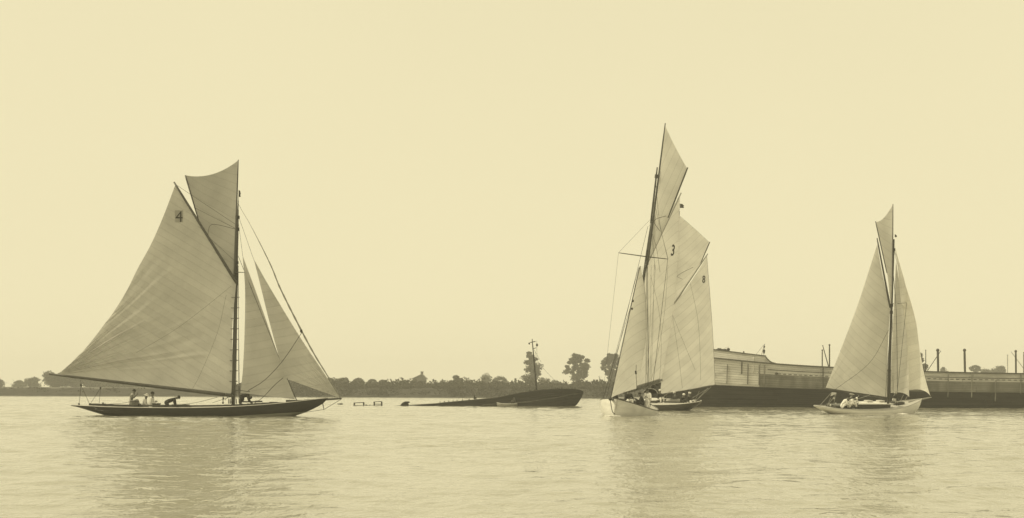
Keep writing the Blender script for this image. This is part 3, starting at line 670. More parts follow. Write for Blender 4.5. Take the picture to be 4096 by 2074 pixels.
sail('topsail', [P(742, 702, DA), P(768, 800, DA), P(795, 884, DA), P(870, 1005, DA - .1), P(937, 1112, DA - .15)],
     [P(952, 643, DA), P(949, 760, DA - .03), P(945, 870, DA - .05), P(940, 1000, DA - .1), P(937, 1113, DA - .15)], SAIL_A2, ya, 70, 70, .25, 30, .46)
# hollow upper edge of the topsail is given by a sagging head: drop the top rows
ts = [o for o in ya.children if o.name.startswith('topsail') and o.data.uv_layers]
for o in ts:
    co = o.data.vertices; nu = 71; top_row = [co[i].co.copy() for i in range(nu)]
    for j in range(0, 26):
        w_ = (1 - j / 26) ** 2
        for i in range(nu):
            u = i / 70; co[j * nu + i].co.z -= .36 * 4 * u * (1 - u) * w_
staysA = [P(972, 1028, DA + .05), P(1012, 1135, DA + .05), P(1055, 1255, DA + .05), P(1120, 1442, DA + .05), P(1180, 1598, DA + .05)]
sail('staysail', [P(971, 1030, DA), P(980, 1150, DA - .2), P(979, 1300, DA - .3), P(972, 1470, DA - .3), P(962, 1572, DA - .3)], staysA, SAIL_A, ya, 90, 130, .28, -12, .46,
     wr=[(P(962, 1572, DA), .03, 50, 2.2, -12, 60)])
jibl = [P(1018, 1042, DA - .1), P(1079, 1150, DA - .1), P(1205, 1357, DA - .1), P(1306, 1508, DA - .1), P(1359, 1592, DA - .1)]
sail('jib', [P(1016, 1042, DA - .1), P(1036, 1120, DA - .4), P(1078, 1290, DA - .5), P(1122, 1450, DA - .5), P(1142, 1514, DA - .5)], jibl, SAIL_A, ya, 90, 150, .22, -12, .46,
     wr=[(P(1359, 1592, DA), .07, 75, 3.6, 118, 172)])
# furled balloon jib on the topmast stay
b = MB(); pts = cr([P(967, 842, DA), P(1003, 903, DA), P(1084, 1064, DA), P(1119, 1150, DA), P(1205, 1322, DA), P(1260, 1423, DA), P(1316, 1514, DA), P(1362, 1594, DA)], 60)
rr = [.012 + .042 * math.sin(math.pi * min(1, max(0, (i - 5) / 60))) * (1 + .25 * math.sin(i * 1.9)) for i in range(61)]
b.tube(pts, rr, 6); b.build('furled_jib', M['grey_cloth'], ya, smooth=True)
block(P(1205, 1325, DA - .1), ya, .08)
for pts, sg in (([P(1208, 1330, DA), P(1130, 1445, DA - .8), P(1060, 1520, DA - .9), P(992, 1564, DA - .6)], 0),
           ([P(1133, 1512, DA - .8), P(1100, 1540, DA - .8), P(1050, 1592, DA - .7), P(1020, 1612, DA - .7)], 0),
           ([P(1148, 1514, DA - .8), P(1187, 1602, DA - .6)], 0), ([P(1000, 1568, DA - .4), P(940, 1565, DA - .3), P(900, 1600, DA - .3)], 0)):
    rope('sheet', pts, M['rope'], ya, .018)
for p, q in (((972, 1032), (951, 870)), ((1016, 1042), (952, 860)), ((953, 815), (967, 842)), ((697, 735), (952, 905)), ((775, 830), (952, 920)), ((830, 945), (945, 1050))):
    rope('halyard', [P(*p, DA - .1), P(*q, DA - .1)], M['rope'], ya, .010)
for p, q, dd in (((948, 1060), (925, 1612), -1.3), ((951, 1062), (938, 1612), -1.35), ((953, 1064), (955, 1612), -1.35), ((955, 1066), (948, 1060), -.9), ((951, 1062), (943, 1612), 1.3), ((951, 1064), (958, 1610), 1.3)):
    rope('shroud', [P(*p, DA - .1 * (dd < 0)), P(*q, DA + dd)], M['rope'], ya, .014)
rope('forestay', [P(953, 1025, DA), P(1185, 1602, DA)], M['rope'], ya, .014)
rope('bobstay', [P(1366, 1597, DA), P(1296, 1639, DA)], M['rope'], ya, .014); rope('bobstay', [P(1296, 1639, DA), P(1200, 1654, DA)], M['rope'], ya, .012)
rope('topping_lift', [P(925, 1145, DA - .9), P(820, 1230, DA - .9), P(700, 1320, DA - .9), P(545, 1412, DA - .9)], M['rope'], ya, .006)
rope('reef_pendant', [P(905, 1180, DA - .9), P(870, 1330, DA - .9), P(800, 1500, DA - .9), P(768, 1560, DA - .7)], M['rope'], ya, .006)
rope('seizing_line', [P(945, 918, DA - .4), P(855, 898, DA - .4), P(838, 906, DA - .4), P(831, 940, DA - .4)], M['rope'], ya, .013)
for pts in ([P(322, 1520, DA - .5), P(324, 1540, DA - .5), P(316, 1616, DA)], [P(324, 1542, DA - .5), P(358, 1616, DA)], [P(402, 1553, DA - .4), P(361, 1617, DA)], [P(402, 1553, DA - .4), P(396, 1620, DA)],
            [P(700, 1622, DA - .5), P(780, 1612, DA - .4), P(870, 1590, DA - .3)], [P(850, 1612, DA - .5), P(925, 1588, DA - .3)], [P(425, 1618, DA - .3), P(500, 1612, DA - .3), P(540, 1600, DA - .3)]):
    rope('mainsheet', pts, M['rope'], ya, .012)
for p in ((324, 1541), (402, 1553), (316, 1617), (359, 1618), (412, 1615), (421, 1619), (892, 1612), (893, 1595)): block(P(*p, DA - .3), ya, .055)
spar('boom_crutch', P(892, 1615, DA - .6), P(892, 1584, DA - .6), .025, .02, M['rope'], ya)
burgee(P(954, 789, DA), .12, .42, ya); spar('flag_staff', P(954, 812, DA), P(955, 766, DA), .015, .01, M['spar_dark'], ya)
for x in (915, 921, 945, 958): spar('belaying_pin', P(x, 1616, DA - .8), P(x, 1596, DA - .8), .035, .025, M['trim_dark'], ya)
# crew of A
gA = 'crew of the dark yacht at the left'
person('bare armed man in a grey shirt seated behind a basket, hand at his face', P(521, 1621, DA - .3), R(4), pose(SIT, chest=(.10, 0, .56), head=(.22, 0, .80), handL=(.38, .05, .62), handR=(.36, -.10, .60)), 'pale_cloth', 'grey_cloth', None, True, gA, 'skin')
person('person in white brimmed hat and white clothes sitting low in a dark yacht', P(574, 1640, DA + .1), R(0), pose(SIT, head=(.16, 0, .78)), 'white_cloth', 'white_cloth', 'brim', True, gA)
person('dark haired person in white shirt, arms folded, beside the white brimmed hat', P(602, 1637, DA - .15), R(-10), pose(SIT, handL=(.28, .02, .40), handR=(.30, -.02, .38)), 'white_cloth', 'white_cloth', None, True, gA, sc_=1.08)
person('man in dark suit and flat cap crawling on hands and knees on deck', P(668, 1629, DA - .6), R(0),
       dict(pelvis=(-.02, 0, .30), chest=(.38, 0, .46), head=(.62, 0, .56), kneeL=(.05, .14, .08), kneeR=(.14, -.14, .08), footL=(-.34, .14, .0), footR=(-.28, -.14, .0), handL=(.62, .2, .02), handR=(.68, -.16, .02)), 'navy', 'navy', 'flatcap', True, gA)
person('man in dark clothes bent double beside the mast below sail number 4', P(965, 1620, DA - .8), R(0),
       dict(pelvis=(.02, 0, .50), chest=(.36, 0, .58), head=(.50, .10, .46), kneeL=(.12, .14, .32), kneeR=(.02, -.14, .30), footL=(-.08, .14, .0), footR=(-.05, -.14, .0), handL=(.60, .2, .12), handR=(.62, -.16, .10)), 'navy', 'navy', None, True, gA)
def basket(p, w_, d_, h_, label):
    r = empty('basket', Matrix.Translation(p), label, 'basket')
    V = []; n = 16
    for z, k in ((0, .85), (h_, 1.0), (h_, .9), (.03, .76)): V += [(w_ / 2 * k * math.cos(t * 2 * math.pi / n), d_ / 2 * k * math.sin(t * 2 * math.pi / n), z) for t in range(n)]
    mesh_obj('basket_body', V, [(i * n + t, i * n + (t + 1) % n, (i + 1) * n + (t + 1) % n, (i + 1) * n + t) for i in range(3) for t in range(n)] + [tuple(range(n - 1, -1, -1)), tuple(3 * n + t for t in range(n))], M['wicker'], r, world=False)
    b = MB(); b.tube([(w_ / 2 * math.cos(t), d_ / 2 * math.sin(t), h_) for t in np.linspace(0, 6.283, 17)], .022, 5); b.build('basket_rim', M['trim_dark'], r, world=False)
basket(P(537, 1622, DA - .85), .50, .40, .25, 'wicker basket on deck in front of the seated man in grey')

# ------------------------------------------------------------------ YACHT 3 : white, coming head on, heeled
D3 = 113.0
def dirang(dx, dy): return math.atan2(dy, dx)
mid3 = Vector(((2511 - CX) / F * D3, D3, 0)); bow3 = Vector(((2457 - CX) / F * 107.4, 107.4, 0)); yaw3 = dirang(bow3.x - mid3.x, bow3.y - mid3.y)
y3 = empty('gaff_yacht', boat_matrix(mid3.x, mid3.y, yaw3, R(-9.5)), 'white hulled gaff yacht coming head on with a number 3 on its mainsail', 'sailing yacht', 'racing yachts under sail')
st = [(-6.8, .25, .75, .50), (-6, .7, .70, .2), (-4.5, 1.25, .60, -.2), (-2, 1.62, .55, -.6), (0, 1.70, .60, -.75), (2, 1.58, .70, -.7), (3.5, 1.28, .82, -.6), (4.6, .88, .93, -.5), (5.4, .42, 1.01, -.3), (5.75, .15, 1.06, .05), (5.95, .02, 1.08, .85)]
ss3, hb3, zs3 = hull(y3, st, hull_mat('white_topsides', 0.74, 0.6, -.6, 0), M['deck'], M['trim_dark'], .035, power=.75, tp=1.15)
b = MB(); b.box((-1.2, 0, .78), (3.4, 1.5, .34)); b.box((-1.2, 0, .965), (3.5, 1.6, .03)); b.build('cabin', M['trim_dark'], y3, world=False)
b = MB(); b.box((2.6, 0, .83), (.8, .8, .16)); b.build('hatch', M['trim_dark'], y3, world=False)
mast3 = spar('mast', P(2501, 1618, 112), P(2612, 855, 111.6), .12, .085, M['spar_dark'], y3, n=12)
spar('topmast', P(2604, 890, 111.4), P(2629, 670, 111.3), .07, .05, M['spar_dark'], y3)
spar('topsail_yard', P(2590, 1060, 111.2), P(2661, 494, 110.9), .075, .04, M['spar_dark'], y3)
spar('topsail_jackyard', P(2751, 671, 112.6), P(2672, 872, 111.6), .05, .04, M['spar_dark'], y3)
spar('gaff', P(2584, 1062, 111.3), P(2724, 773, 115.5), .085, .055, M['spar_pale'], y3)
spar('gaff_jaw', P(2582, 1075, 111.3), P(2590, 1045, 111.4), .10, .09, M['spar_dark'], y3)
boom3 = spar('boom', P(2497, 1571, 111.8), P(2647, 1521, 118.5), .11, .10, M['spar_dark'], y3)
spar('bowsprit', P(2462, 1604, 109.5), P(2441, 1596, 106.2), .09, .075, M['spar_dark'], y3)
b = MB(); b.ball(P(2441, 1597, 106.1), .11, 8, 5); b.build('bowsprit_cap', M['block'], y3)
spar('spreader', P(2474, 1012, 110.8), P(2588, 1028, 111.4), .025, .035, M['spar_dark'], y3); spar('spreader', P(2588, 1028, 111.4), P(2671, 1037, 112), .035, .025, M['spar_dark'], y3)
for px, py in ((2625, 706), (2607, 888), (2590, 1010)):
    b = MB(); b.tube([P(px - 1, py + 7, 111.4), P(px + 1, py - 7, 111.4)], .10, 10); b.build('mast_band', M['block'], mast3)
# laced boom: turns of lashing
for k in range(22):
    t = .12 + k * .038; c = P(2497, 1571, 111.8).lerp(P(2647, 1521, 118.5), t); b = MB()
    ax = (P(2647, 1521, 118.5) - P(2497, 1571, 111.8)).normalized(); u_ = ax.orthogonal().normalized(); w_ = ax.cross(u_)
    b.tube([c + (u_ * math.cos(a) + w_ * math.sin(a)) * .13 + ax * .03 * a / 6.28 for a in np.linspace(0, 6.28, 9)], .022, 4); b.build('lacing', M['rope_pale'], boom3)
for px, py in ((2617, 1547), (2627, 1541), (2612, 1547)): block(P(px, py, 116), y3, .07)
main3 = sail('mainsail', [P(2506, 1565, 111.8), P(2528, 1430, 111.7), P(2556, 1250, 111.6), P(2588, 1060, 111.4)],
     [P(2645, 1518, 118.4), P(2662, 1430, 118.0), P(2682, 1310, 117.4), P(2700, 1185, 116.9), P(2711, 1040, 116.4), P(2716, 900, 115.8), P(2720, 782, 115.5)], SAIL_3, y3, 70, 90, .55, -52, .40)
glyph('3', 2692, 1002, 46, R(-8), main3, M['number'], .50, .02)
sail('topsail', [P(2588, 1055, 111.3), P(2612, 850, 111.1), P(2640, 650, 111.0), P(2660, 502, 110.9)],
     [P(2592, 1050, 111.4), P(2672, 880, 112.3), P(2712, 780, 112.5), P(2749, 675, 112.6)], SAIL_3, y3, 50, 60, .25, -68, .42)
o = None
sail('jib', [P(2445, 1592, 106.6), P(2478, 1440, 107.8), P(2519, 1240, 109.3), P(2560, 1066, 110.9)],
     [P(2545, 1556, 111.0), P(2572, 1440, 111.2), P(2590, 1250, 111.2), P(2563, 1064, 110.9)], SAIL_3, y3, 60, 80, .30, -38, .46, wr=[(P(2445, 1592, 106.6), .03, 20, 3.5, 20, 80)])
for p, q, dp, dq in (((2545, 1150), (2409, 1606), 111, 112.2), ((2592, 905), (2423, 1603), 111.4, 112.6), ((2556, 1068), (2411, 1607), 111.2, 112.6)):
    rope('shroud', [P(*p, dp), P(*q, dq)], M['rope'], y3, .012)
for p, q, dp, dq in (((2587, 1040), (2583, 1632), 111.4, 113.2), ((2590, 1040), (2592, 1634), 111.4, 113.0), ((2589, 1040), (2597, 1636), 111.4, 112.6), ((2474, 1012), (2409, 1606), 110.8, 112.4), ((2671, 1037), (2600, 1636), 112, 112.4)):
    rope('shroud', [P(*p, dp), P(*q, dq)], M['rope'], y3, .007 if p[0] == 2474 else .014)
for pts in ([(2560, 1066), (2443, 1597)], [(2557, 1072), (2440, 1597)]):
    rope('forestay', [P(*pts[0], 110.8), P(*pts[1], 106.4)], M['rope'], y3, .016)
for a_, c2 in (((2600, 880), (2474, 1012)), ((2614, 800), (2671, 1037))): rope('topmast_shroud', [P(*a_, 111.3), P(*c2, 111.0)], M['rope'], y3, .007)
for pts in ([(2622, 720), (2640, 900), (2672, 1036)], [(2622, 730), (2608, 900), (2620, 1080)], [(2598, 900), (2625, 990), (2640, 1090)]):
    rope('halyard', [P(*p, 111.0) for p in pts], M['rope'], y3, .010)
for pts in ([(2602, 1100), (2635, 1240), (2645, 1380), (2638, 1530)], [(2672, 1060), (2658, 1250), (2630, 1420), (2600, 1540)], [(2605, 1060), (2600, 1300), (2585, 1600)], [(2617, 1060), (2612, 1300), (2604, 1530)], [(2568, 1065), (2582, 1200), (2586, 1500)], [(2622, 1060), (2606, 1350), (2599, 1560)]):
    rope('running_line', [P(*p, 111.0) for p in pts], M['rope'], y3, .007)
rope('gaff_span', [P(2672, 862, 112.5), P(2617, 885, 111.2), P(2647, 935, 112.3)], M['rope'], y3, .016)
rope('bobstay', [P(2441, 1600, 106.2), P(2450, 1648, 107.0), P(2459, 1657, 107.2)], M['rope'], y3, .025)
b = MB(); b.tube([P(2457, 1608, 107.4), P(2458, 1660, 107.5)], .03, 5); b.build('stem_band', M['trim_pale'], y3)
for p in ((2409, 1607), (2423, 1603), (2528, 1236), (2532, 1205), (2543, 1488), (2544, 1494)): block(P(*p, 109.5 if p[1] < 1500 else 112.0), y3, .06)
rope('sheet', [P(2545, 1460, 110), P(2544, 1490, 110), P(2548, 1567, 110.5)], M['rope'], y3, .016)
g3 = 'crew of the white yacht coming head on'
person('person in dark clothes sitting at the bow of the head on white yacht', P(2468, 1600, 109.6), R(190), pose(SIT, chest=(.14, 0, .40), head=(.26, 0, .60)), 'navy', 'navy', None, True, g3, sc_=.8)
person('man in dark jacket and white trousers on the head on white yacht\'s rail', P(2512, 1618, 110.6), R(-75), pose(SIT, chest=(.10, 0, .58), head=(.14, 0, .84)), 'navy', 'white_cloth', 'soft', True, g3)
person('dark haired person in dark clothes facing left amidships on the head on white yacht', P(2572, 1622, 112), R(180), pose(SIT, chest=(.10, 0, .46), head=(.20, 0, .70), handL=(.50, .1, .42), handR=(.5, -.1, .40)), 'navy', 'navy', None, True, g3)
person('person in white standing at the shrouds of the white head on yacht', P(2592, 1640, 112), R(-120), dict(pelvis=(0, 0, .62), chest=(.06, 0, .98), head=(.12, 0, 1.22), kneeL=(.12, .1, .36), kneeR=(.05, -.1, .34), footL=(0, .12, 0), footR=(0, -.12, 0), handL=(.35, .12, .8), handR=(.3, -.1, .75)), 'white_cloth', 'white_cloth', None, True, g3)
# dark hood like bunt of canvas over the standing person
V = []; nu_, nv_ = 12, 8
for i in range(nu_ + 1):
    for j in range(nv_ + 1):
        a = math.pi * (i / nu_ * 1.0) ; r = .62 - .10 * (j / nv_); V.append(P(2601, 1574, 113.4) + Vector((-math.cos(a) * r * .72, j * .09, math.sin(a) * r * .45)))
for i in range(nu_ + 1): pass
o = mesh_obj('canvas_hood', V, [(i * (nv_ + 1) + j, (i + 1) * (nv_ + 1) + j, (i + 1) * (nv_ + 1) + j + 1, i * (nv_ + 1) + j + 1) for i in range(nu_) for j in range(nv_)], M['navy'], y3, smooth=True)
b = MB(); hc = [P(2601, 1574, 113.4) + Vector((-math.cos(a) * .44, .25, math.sin(a) * .28)) for a in np.linspace(0, math.pi, 13)]; b.add(hc + [v + Vector((0, .04, -.02)) for v in hc], [tuple(range(13)), tuple(range(25, 12, -1))] + [(i, i + 1, i + 14, i + 13) for i in range(12)]); b.build('hood_panel', M['navy'], y3)
b = MB(); b.tube([P(2601, 1574, 113.4) + Vector((-math.cos(a) * .46, -.02, math.sin(a) * .30)) for a in np.linspace(0, math.pi, 13)], .025, 5); b.build('hood_hoop', M['trim_pale'], y3)

# ------------------------------------------------------------------ YACHT 8 : dark, sailing away
D8 = 140.0
st8 = Vector(((2790 - CX) / F * 136.5, 136.5, 0)); dir8 = Vector((-math.sin(R(37)), math.cos(R(37)), 0)); mid8 = st8 + dir8 * 5.4
yaw8 = dirang(dir8.x, dir8.y)
y8 = empty('gaff_yacht', boat_matrix(mid8.x, mid8.y, yaw8, R(-8)), 'dark hulled gaff yacht sailing away with a number 8 on its mainsail', 'sailing yacht', 'racing yachts under sail')
st = [(-5.6, .05, .72, .66), (-5.5, .42, .72, .58), (-5.1, .78, .70, .38), (-4.2, 1.15, .67, .0), (-2.5, 1.45, .66, -.4), (0, 1.55, .70, -.7), (1.6, 1.35, .78, -.65), (3.0, .85, .86, -.3), (3.9, .3, .93, .2), (4.3, .02, .96, .8)]
hull(y8, st, hull_mat('dark_topsides', 0.040, 0.30, -.25, 0), M['deck'], M['trim_pale'], .026)
b = MB(); b.box((-.3, .2, .82), (2.4, 1.1, .16)); b.build('cabin', M['trim_dark'], y8, world=False)
b = MB(); b.box((-.3, .2, .917), (2.5, 1.2, .035)); b.build('cabin_top', M['trim_pale'], y8, world=False)
b = MB(); b.box((-3.1, -.1, .74), (1.9, 1.1, .10)); b.box((-3.1, -.1, .802), (2.0, 1.2, .025)); b.build('cockpit_coaming', M['trim_dark'], y8, world=False)
for a in range(7):
    t = math.pi * (.5 + a / 6); b = MB(); b.box((-4.9 + .5 * math.cos(t), .62 * math.sin(t), .78), (.12, .12, .07)); b.build('deck_fitting', M['block'], y8, world=False)
mast8 = spar('mast', P(2661, 1606, 143), P(2717, 846, 142), .14, .07, M['spar_dark'], y8, n=10)
spar('gaff', P(2689, 1226, 142), P(2831, 1016, 138.5), .075, .05, M['spar_pale'], y8)
spar('topsail_jackyard', P(2839, 969, 138.6), P(2799, 1062, 139.6), .045, .035, M['spar_dark'], y8)
spar('boom', P(2640, 1578, 143), P(2864, 1541, 136.5), .075, .06, M['spar_dark'], y8)
spar('spreader', P(2690, 1237, 142), P(2746, 1238, 142), .025, .02, M['spar_dark'], y8)
main8 = sail('mainsail', [P(2640, 1576, 141.6), P(2660, 1400, 141.5), P(2689, 1228, 141.5)],
     [P(2859, 1539, 136.6), P(2856, 1430, 136.9), P(2847, 1275, 137.5), P(2836, 1130, 138), P(2827, 1026, 138.4)], SAIL_3, y8, 60, 70, .5, -46, .42)
glyph('8', 2815, 1118, 30, R(-4), main8, M['number'], .62, .02)
sail('topsail', [P(2695, 1225, 141.8), P(2706, 1040, 141.9), P(2717, 862, 142)], [P(2700, 1222, 141.7), P(2790, 1076, 139.9), P(2818, 1020, 139.2), P(2838, 970, 138.7)], SAIL_3, y8, 50, 60, .25, -42, .42)
burgee(P(2720, 833, 142), .36, .36, y8); spar('flag_staff', P(2717, 850, 142), P(2719, 815, 142), .02, .015, M['spar_dark'], y8)
rope('leech_line', [P(2860, 1540, 136.5), P(2856, 1430, 136.8), P(2847, 1275, 137.4), P(2827, 1022, 138.3)], M['rope'], y8, .012)
for pts in ([(2760, 1130), (2790, 1270), (2800, 1400), (2803, 1560)], [(2690, 1260), (2730, 1360), (2780, 1480)], [(2690, 1265), (2715, 1430), (2730, 1560)]):
    rope('running_line', [P(*p, 137 + (2860 - p[0]) * .022) for p in pts], M['rope'], y8, .008)
for p, q in (((2690, 1240), (2660, 1590)), ((2692, 1240), (2678, 1590)), ((2695, 1245), (2682, 1592))): rope('shroud', [P(*p, 141.8), P(*q, 142)], M['rope'], y8, .012)
rope('gaff_span', [P(2772, 1070, 139), P(2708, 1106, 140.5), P(2730, 1118, 140.5)], M['rope'], y8, .014)
for p, q in (((2845, 1548), (2788, 1600)), ((2832, 1552), (2786, 1602)), ((2834, 1554), (2764, 1596)), ((2797, 1565), (2780, 1603)), ((2686, 1562), (2645, 1595))): rope('mainsheet', [P(*p, 136.8), P(*q, 138.0)], M['rope_pale'], y8, .014)
g8 = 'crew of the dark yacht sailing away'
person('man in white cap and white trousers seated farthest forward on the yacht sailing away', P(2636, 1607, 139.5), R(-60), pose(SIT), 'navy', 'white_cloth', 'soft', True, g8)
person('man in peaked white cap, only head and shoulders above the cabin', P(2704, 1616, 140.6), R(200), pose(SIT), 'navy', 'navy', 'cap', True, g8)
person('dark clothed man in white hat huddled next to the capped man at the stern', P(2731, 1618, 137.5), R(-70), pose(SIT, chest=(.10, 0, .46), head=(.18, 0, .70)), 'navy', 'navy', 'soft', True, g8)
person('man in peaked white cap, dark jacket and white trousers seated nearest a stern', P(2753, 1619, 137.1), R(-50), pose(SIT), 'navy', 'white_cloth', 'cap', True, g8)

# ------------------------------------------------------------------ YACHT R : white cutter at the right
DR = 123.0
yR_bow = Vector(((3682 - CX) / F * 125.3, 125.3, 0)); yR_st = Vector(((3254 - CX) / F * 120.7, 120.7, 0)); midR = (yR_bow + yR_st) / 2; dR = yR_bow - yR_st; LR = dR.length / 2
yr = empty('gaff_yacht', boat_matrix(midR.x, midR.y, dirang(dR.x, dR.y), R(7)), 'small white hulled gaff yacht at the right with pale full jibs', 'sailing yacht', 'racing yachts under sail')
k = LR / 4.45
st = [(-4.45 * k, .05, .58, .54), (-4.2 * k, .30, .55, .44), (-3.6 * k, .68, .50, .20), (-3.0 * k, .95, .46, -.04), (-1.8 * k, 1.25, .42, -.4), (0, 1.38, .42, -.6), (1.4 * k, 1.28, .52, -.6), (2.6 * k, .98, .68, -.45), (3.4 * k, .66, .82, -.2), (4.0 * k, .34, .94, .18), (4.35 * k, .10, 1.02, .65), (4.45 * k, .015, 1.05, .95)]
hull(yr, st, hull_mat('cream_topsides', 0.86, 0.6, -.5, 0), M['deck'], M['trim_pale'], .03)
b = MB(); b.box((-.1, 0, .60), (3.1, 1.25, .30)); b.build('cabin', M['trim_dark'], yr, world=False)
b = MB(); b.box((-.1, -.0, .775), (3.2, 1.45, .04)); b.build('cabin_top', M['white'], yr, world=False)
for x in (-1.1, .2, 1.3):
    b = MB(); b.box((x, .3, .86), (.5, .4, .12)); b.build('skylight', M['trim_pale'], yr, world=False)
b = MB(); b.box((-2.6, 0, .56), (1.5, 1.1, .2)); b.build('cockpit_coaming', M['trim_dark'], yr, world=False)
b = MB(); b.box((2.6, 0, .80), (.8, .6, .15)); b.build('hatch', M['trim_dark'], yr, world=False)
mastR = spar('mast', P(3552, 1618, DR), P(3576, 958, DR), .115, .06, M['spar_dark'], yr, n=12)
spar('topsail_yard', P(3570, 1190, DR - .1), P(3572, 817, DR - .1), .045, .03, M['spar_dark'], yr)
spar('topsail_jackyard', P(3502, 886, DR - .2), P(3548, 1094, DR - .2), .035, .035, M['spar_dark'], yr)
spar('gaff', P(3508, 953, DR - .4), P(3561, 1232, DR - .1), .05, .075, M['spar_dark'], yr)
spar('boom', P(3286, 1554, 120.8), P(3550, 1593, DR - .15), .055, .075, M['spar_dark'], yr)
spar('bowsprit', P(3635, 1609, 124.6), P(3725, 1590, 126.6), .065, .045, M['spar_pale'], yr)
spar('spreader', P(3560, 1217, DR), P(3627, 1212, DR - .8), .022, .018, M['spar_dark'], yr)
for y in (1222, 1250, 1000): 
    b = MB(); px = 3552 + (1618 - y) * 24 / 660; b.tube([P(px, y - 6, DR), P(px, y + 6, DR)], .115, 10); b.build('mast_band', M['block'], mastR)
clR = P(3303, 1551, 121)
sail('mainsail', [P(3303, 1551, 121), P(3336, 1468, 121.2), P(3369, 1384, 121.5), P(3402, 1298, 121.8), P(3438, 1200, 122.1), P(3475, 1085, 122.4), P(3509, 978, 122.6)],
     [P(3548, 1589, 122.85), P(3551, 1400, 122.85), P(3561, 1228, 122.9)], SAIL_R, yr, 90, 100, .45, 38, .46, wr=[(clR, .02, 20, 4, 10, 70)])
o = sail('topsail', [P(3503, 888, DR - .15), P(3525, 990, DR - .12), P(3548, 1092, DR - .1), P(3562, 1215, DR - .1)], [P(3571, 820, DR - .1), P(3571, 950, DR - .1), P(3570, 1080, DR - .1), P(3565, 1216, DR - .1)], SAIL_R, yr, 50, 60, .2, 38, .46)
co = o.data.vertices
for j in range(0, 24):
    for i in range(51): co[j * 51 + i].co.z -= .33 * 4 * (i / 50) * (1 - i / 50) * (1 - j / 24) ** 2
o = sail('staysail', [P(3584, 1050, DR), P(3574, 1250, DR - .5), P(3566, 1420, DR - .8), P(3563, 1573, DR - .9)], [P(3585, 1050, DR + .1), P(3612, 1250, DR + .6), P(3628, 1400, DR + .9), P(3637, 1590, DR + 1.3)], SAIL_R, yr, 50, 70, .5, -20, .46, away=-1)
def foot_arch(o, nu, nv, up, rows=.3):
    co = o.data.vertices; r0 = int(nv * (1 - rows))
    for j in range(r0, nv + 1):
        w_ = ((j - r0) / (nv - r0)) ** 2
        for i in range(nu + 1): co[j * (nu + 1) + i].co.z += up * 4 * (i / nu) * (1 - i / nu) * w_
foot_arch(o, 50, 70, .16)
o = sail('jib', [P(3590, 1040, DR + .3), P(3608, 1200, DR), P(3630, 1400, DR), P(3636, 1562, DR)], [P(3592, 1040, DR + .3), P(3628, 1200, DR + 1.2), P(3662, 1395, DR + 2.2), P(3722, 1588, DR + 3.3)], SAIL_RJ, yr, 50, 70, .6, -20, .5, away=-1)
foot_arch(o, 50, 70, .22)
o = sail('jib_topsail', [P(3579, 985, DR + .2), P(3592, 1080, DR - .2), P(3604, 1214, DR - .5)], [P(3580, 985, DR + .2), P(3606, 1110, DR + .6), P(3630, 1215, DR + 1), P(3652, 1290, DR + 1.4)], SAIL_RJ, yr, 30, 40, .35, -20, .5, away=-1)
burgee(P(3579, 950, DR), .19, .21, yr)
for p, q, d0, d1 in (((3568, 1222), (3560, 1612), DR, DR - 1.2), ((3569, 1222), (3573, 1608), DR, DR - 1.1), ((3627, 1212), (3585, 1606), DR - .8, DR - 1), ((3566, 1225), (3540, 1615), DR, DR - 1.2)):
    rope('shroud', [P(*p, d0), P(*q, d1)], M['rope'], yr, .014)
rope('halyard', [P(3573, 1090, DR - .7), P(3585, 1250, DR - .9), P(3590, 1560, DR - .9)], M['rope'], yr, .02); rope('halyard', [P(3576, 1000, DR), P(3590, 1040, DR + .3)], M['rope'], yr, .012)
rope('forestay', [P(3575, 1000, DR), P(3722, 1589, DR + 3.4)], M['rope'], yr, .010)
rope('topping_lift', [P(3555, 1320, DR - .9), P(3480, 1450, DR - 1.2), P(3340, 1560, DR - 1.8)], M['rope'], yr, .011)
for p, q in (((3325, 1572), (3277, 1626)), ((3346, 1574), (3310, 1624)), ((3345, 1575), (3333, 1624)), ((3322, 1595), (3310, 1622)), ((3478, 1582), (3420, 1600)), ((3614, 1580), (3600, 1608)), ((3632, 1582), (3618, 1606)), ((3418, 1600), (3436, 1583))):
    rope('mainsheet' if p[0] < 3500 else 'sheet', [P(*p, 121), P(*q, 121.4)], M['rope_pale'], yr, .016)
b = MB(); 
V = [P(3327, 1570, 121.4), P(3346, 1571, 121.5), P(3342, 1578, 121.4), P(3322, 1586, 121.3)]; V += [v + Vector((0, .03, 0)) for v in V]
b.add(V, [(0, 1, 2, 3), (7, 6, 5, 4), (0, 4, 5, 1), (1, 5, 6, 2), (2, 6, 7, 3), (3, 7, 4, 0)]); b.build('ensign', M['pale_cloth'], yr)
for p in ((3336, 1594), (3322, 1622), (3343, 1616)): block(P(*p, 121.2), yr, .06, m=M['trim_pale'])
gR = 'crew of the white yacht at the right'
person('person in white, bareheaded, hunched over knees at the right hand yacht\'s stern', P(3368, 1634, 120.9), R(10), HUNCH, 'white_cloth', 'white_cloth', None, False, gR, sc_=1.05)
person('person in white bending forward beside the cabin end of the right hand yacht', P(3394, 1632, 121.1), R(-5), pose(HUNCH, head=(.46, 0, .58)), 'white_cloth', 'white_cloth', 'soft', True, gR, sc_=1.05)
person('person in dark clothes and flat white hat behind two people in white', P(3402, 1626, 122.8), R(30), pose(SIT), 'navy', 'navy', 'straw', True, gR, sc_=.95)
person('person in dark coat and white hat by the right hand yacht\'s mast', P(3577, 1612, 123.2), R(20), dict(pelvis=(0, 0, .22), chest=(.05, 0, .42), head=(.08, 0, .62), kneeL=(.25, .1, .2), kneeR=(.22, -.1, .2), footL=(.2, .12, -.05), footR=(.2, -.12, -.05), handL=(.28, .12, .2), handR=(.3, -.1, .2)), 'navy', 'white_cloth', 'soft', True, gR)

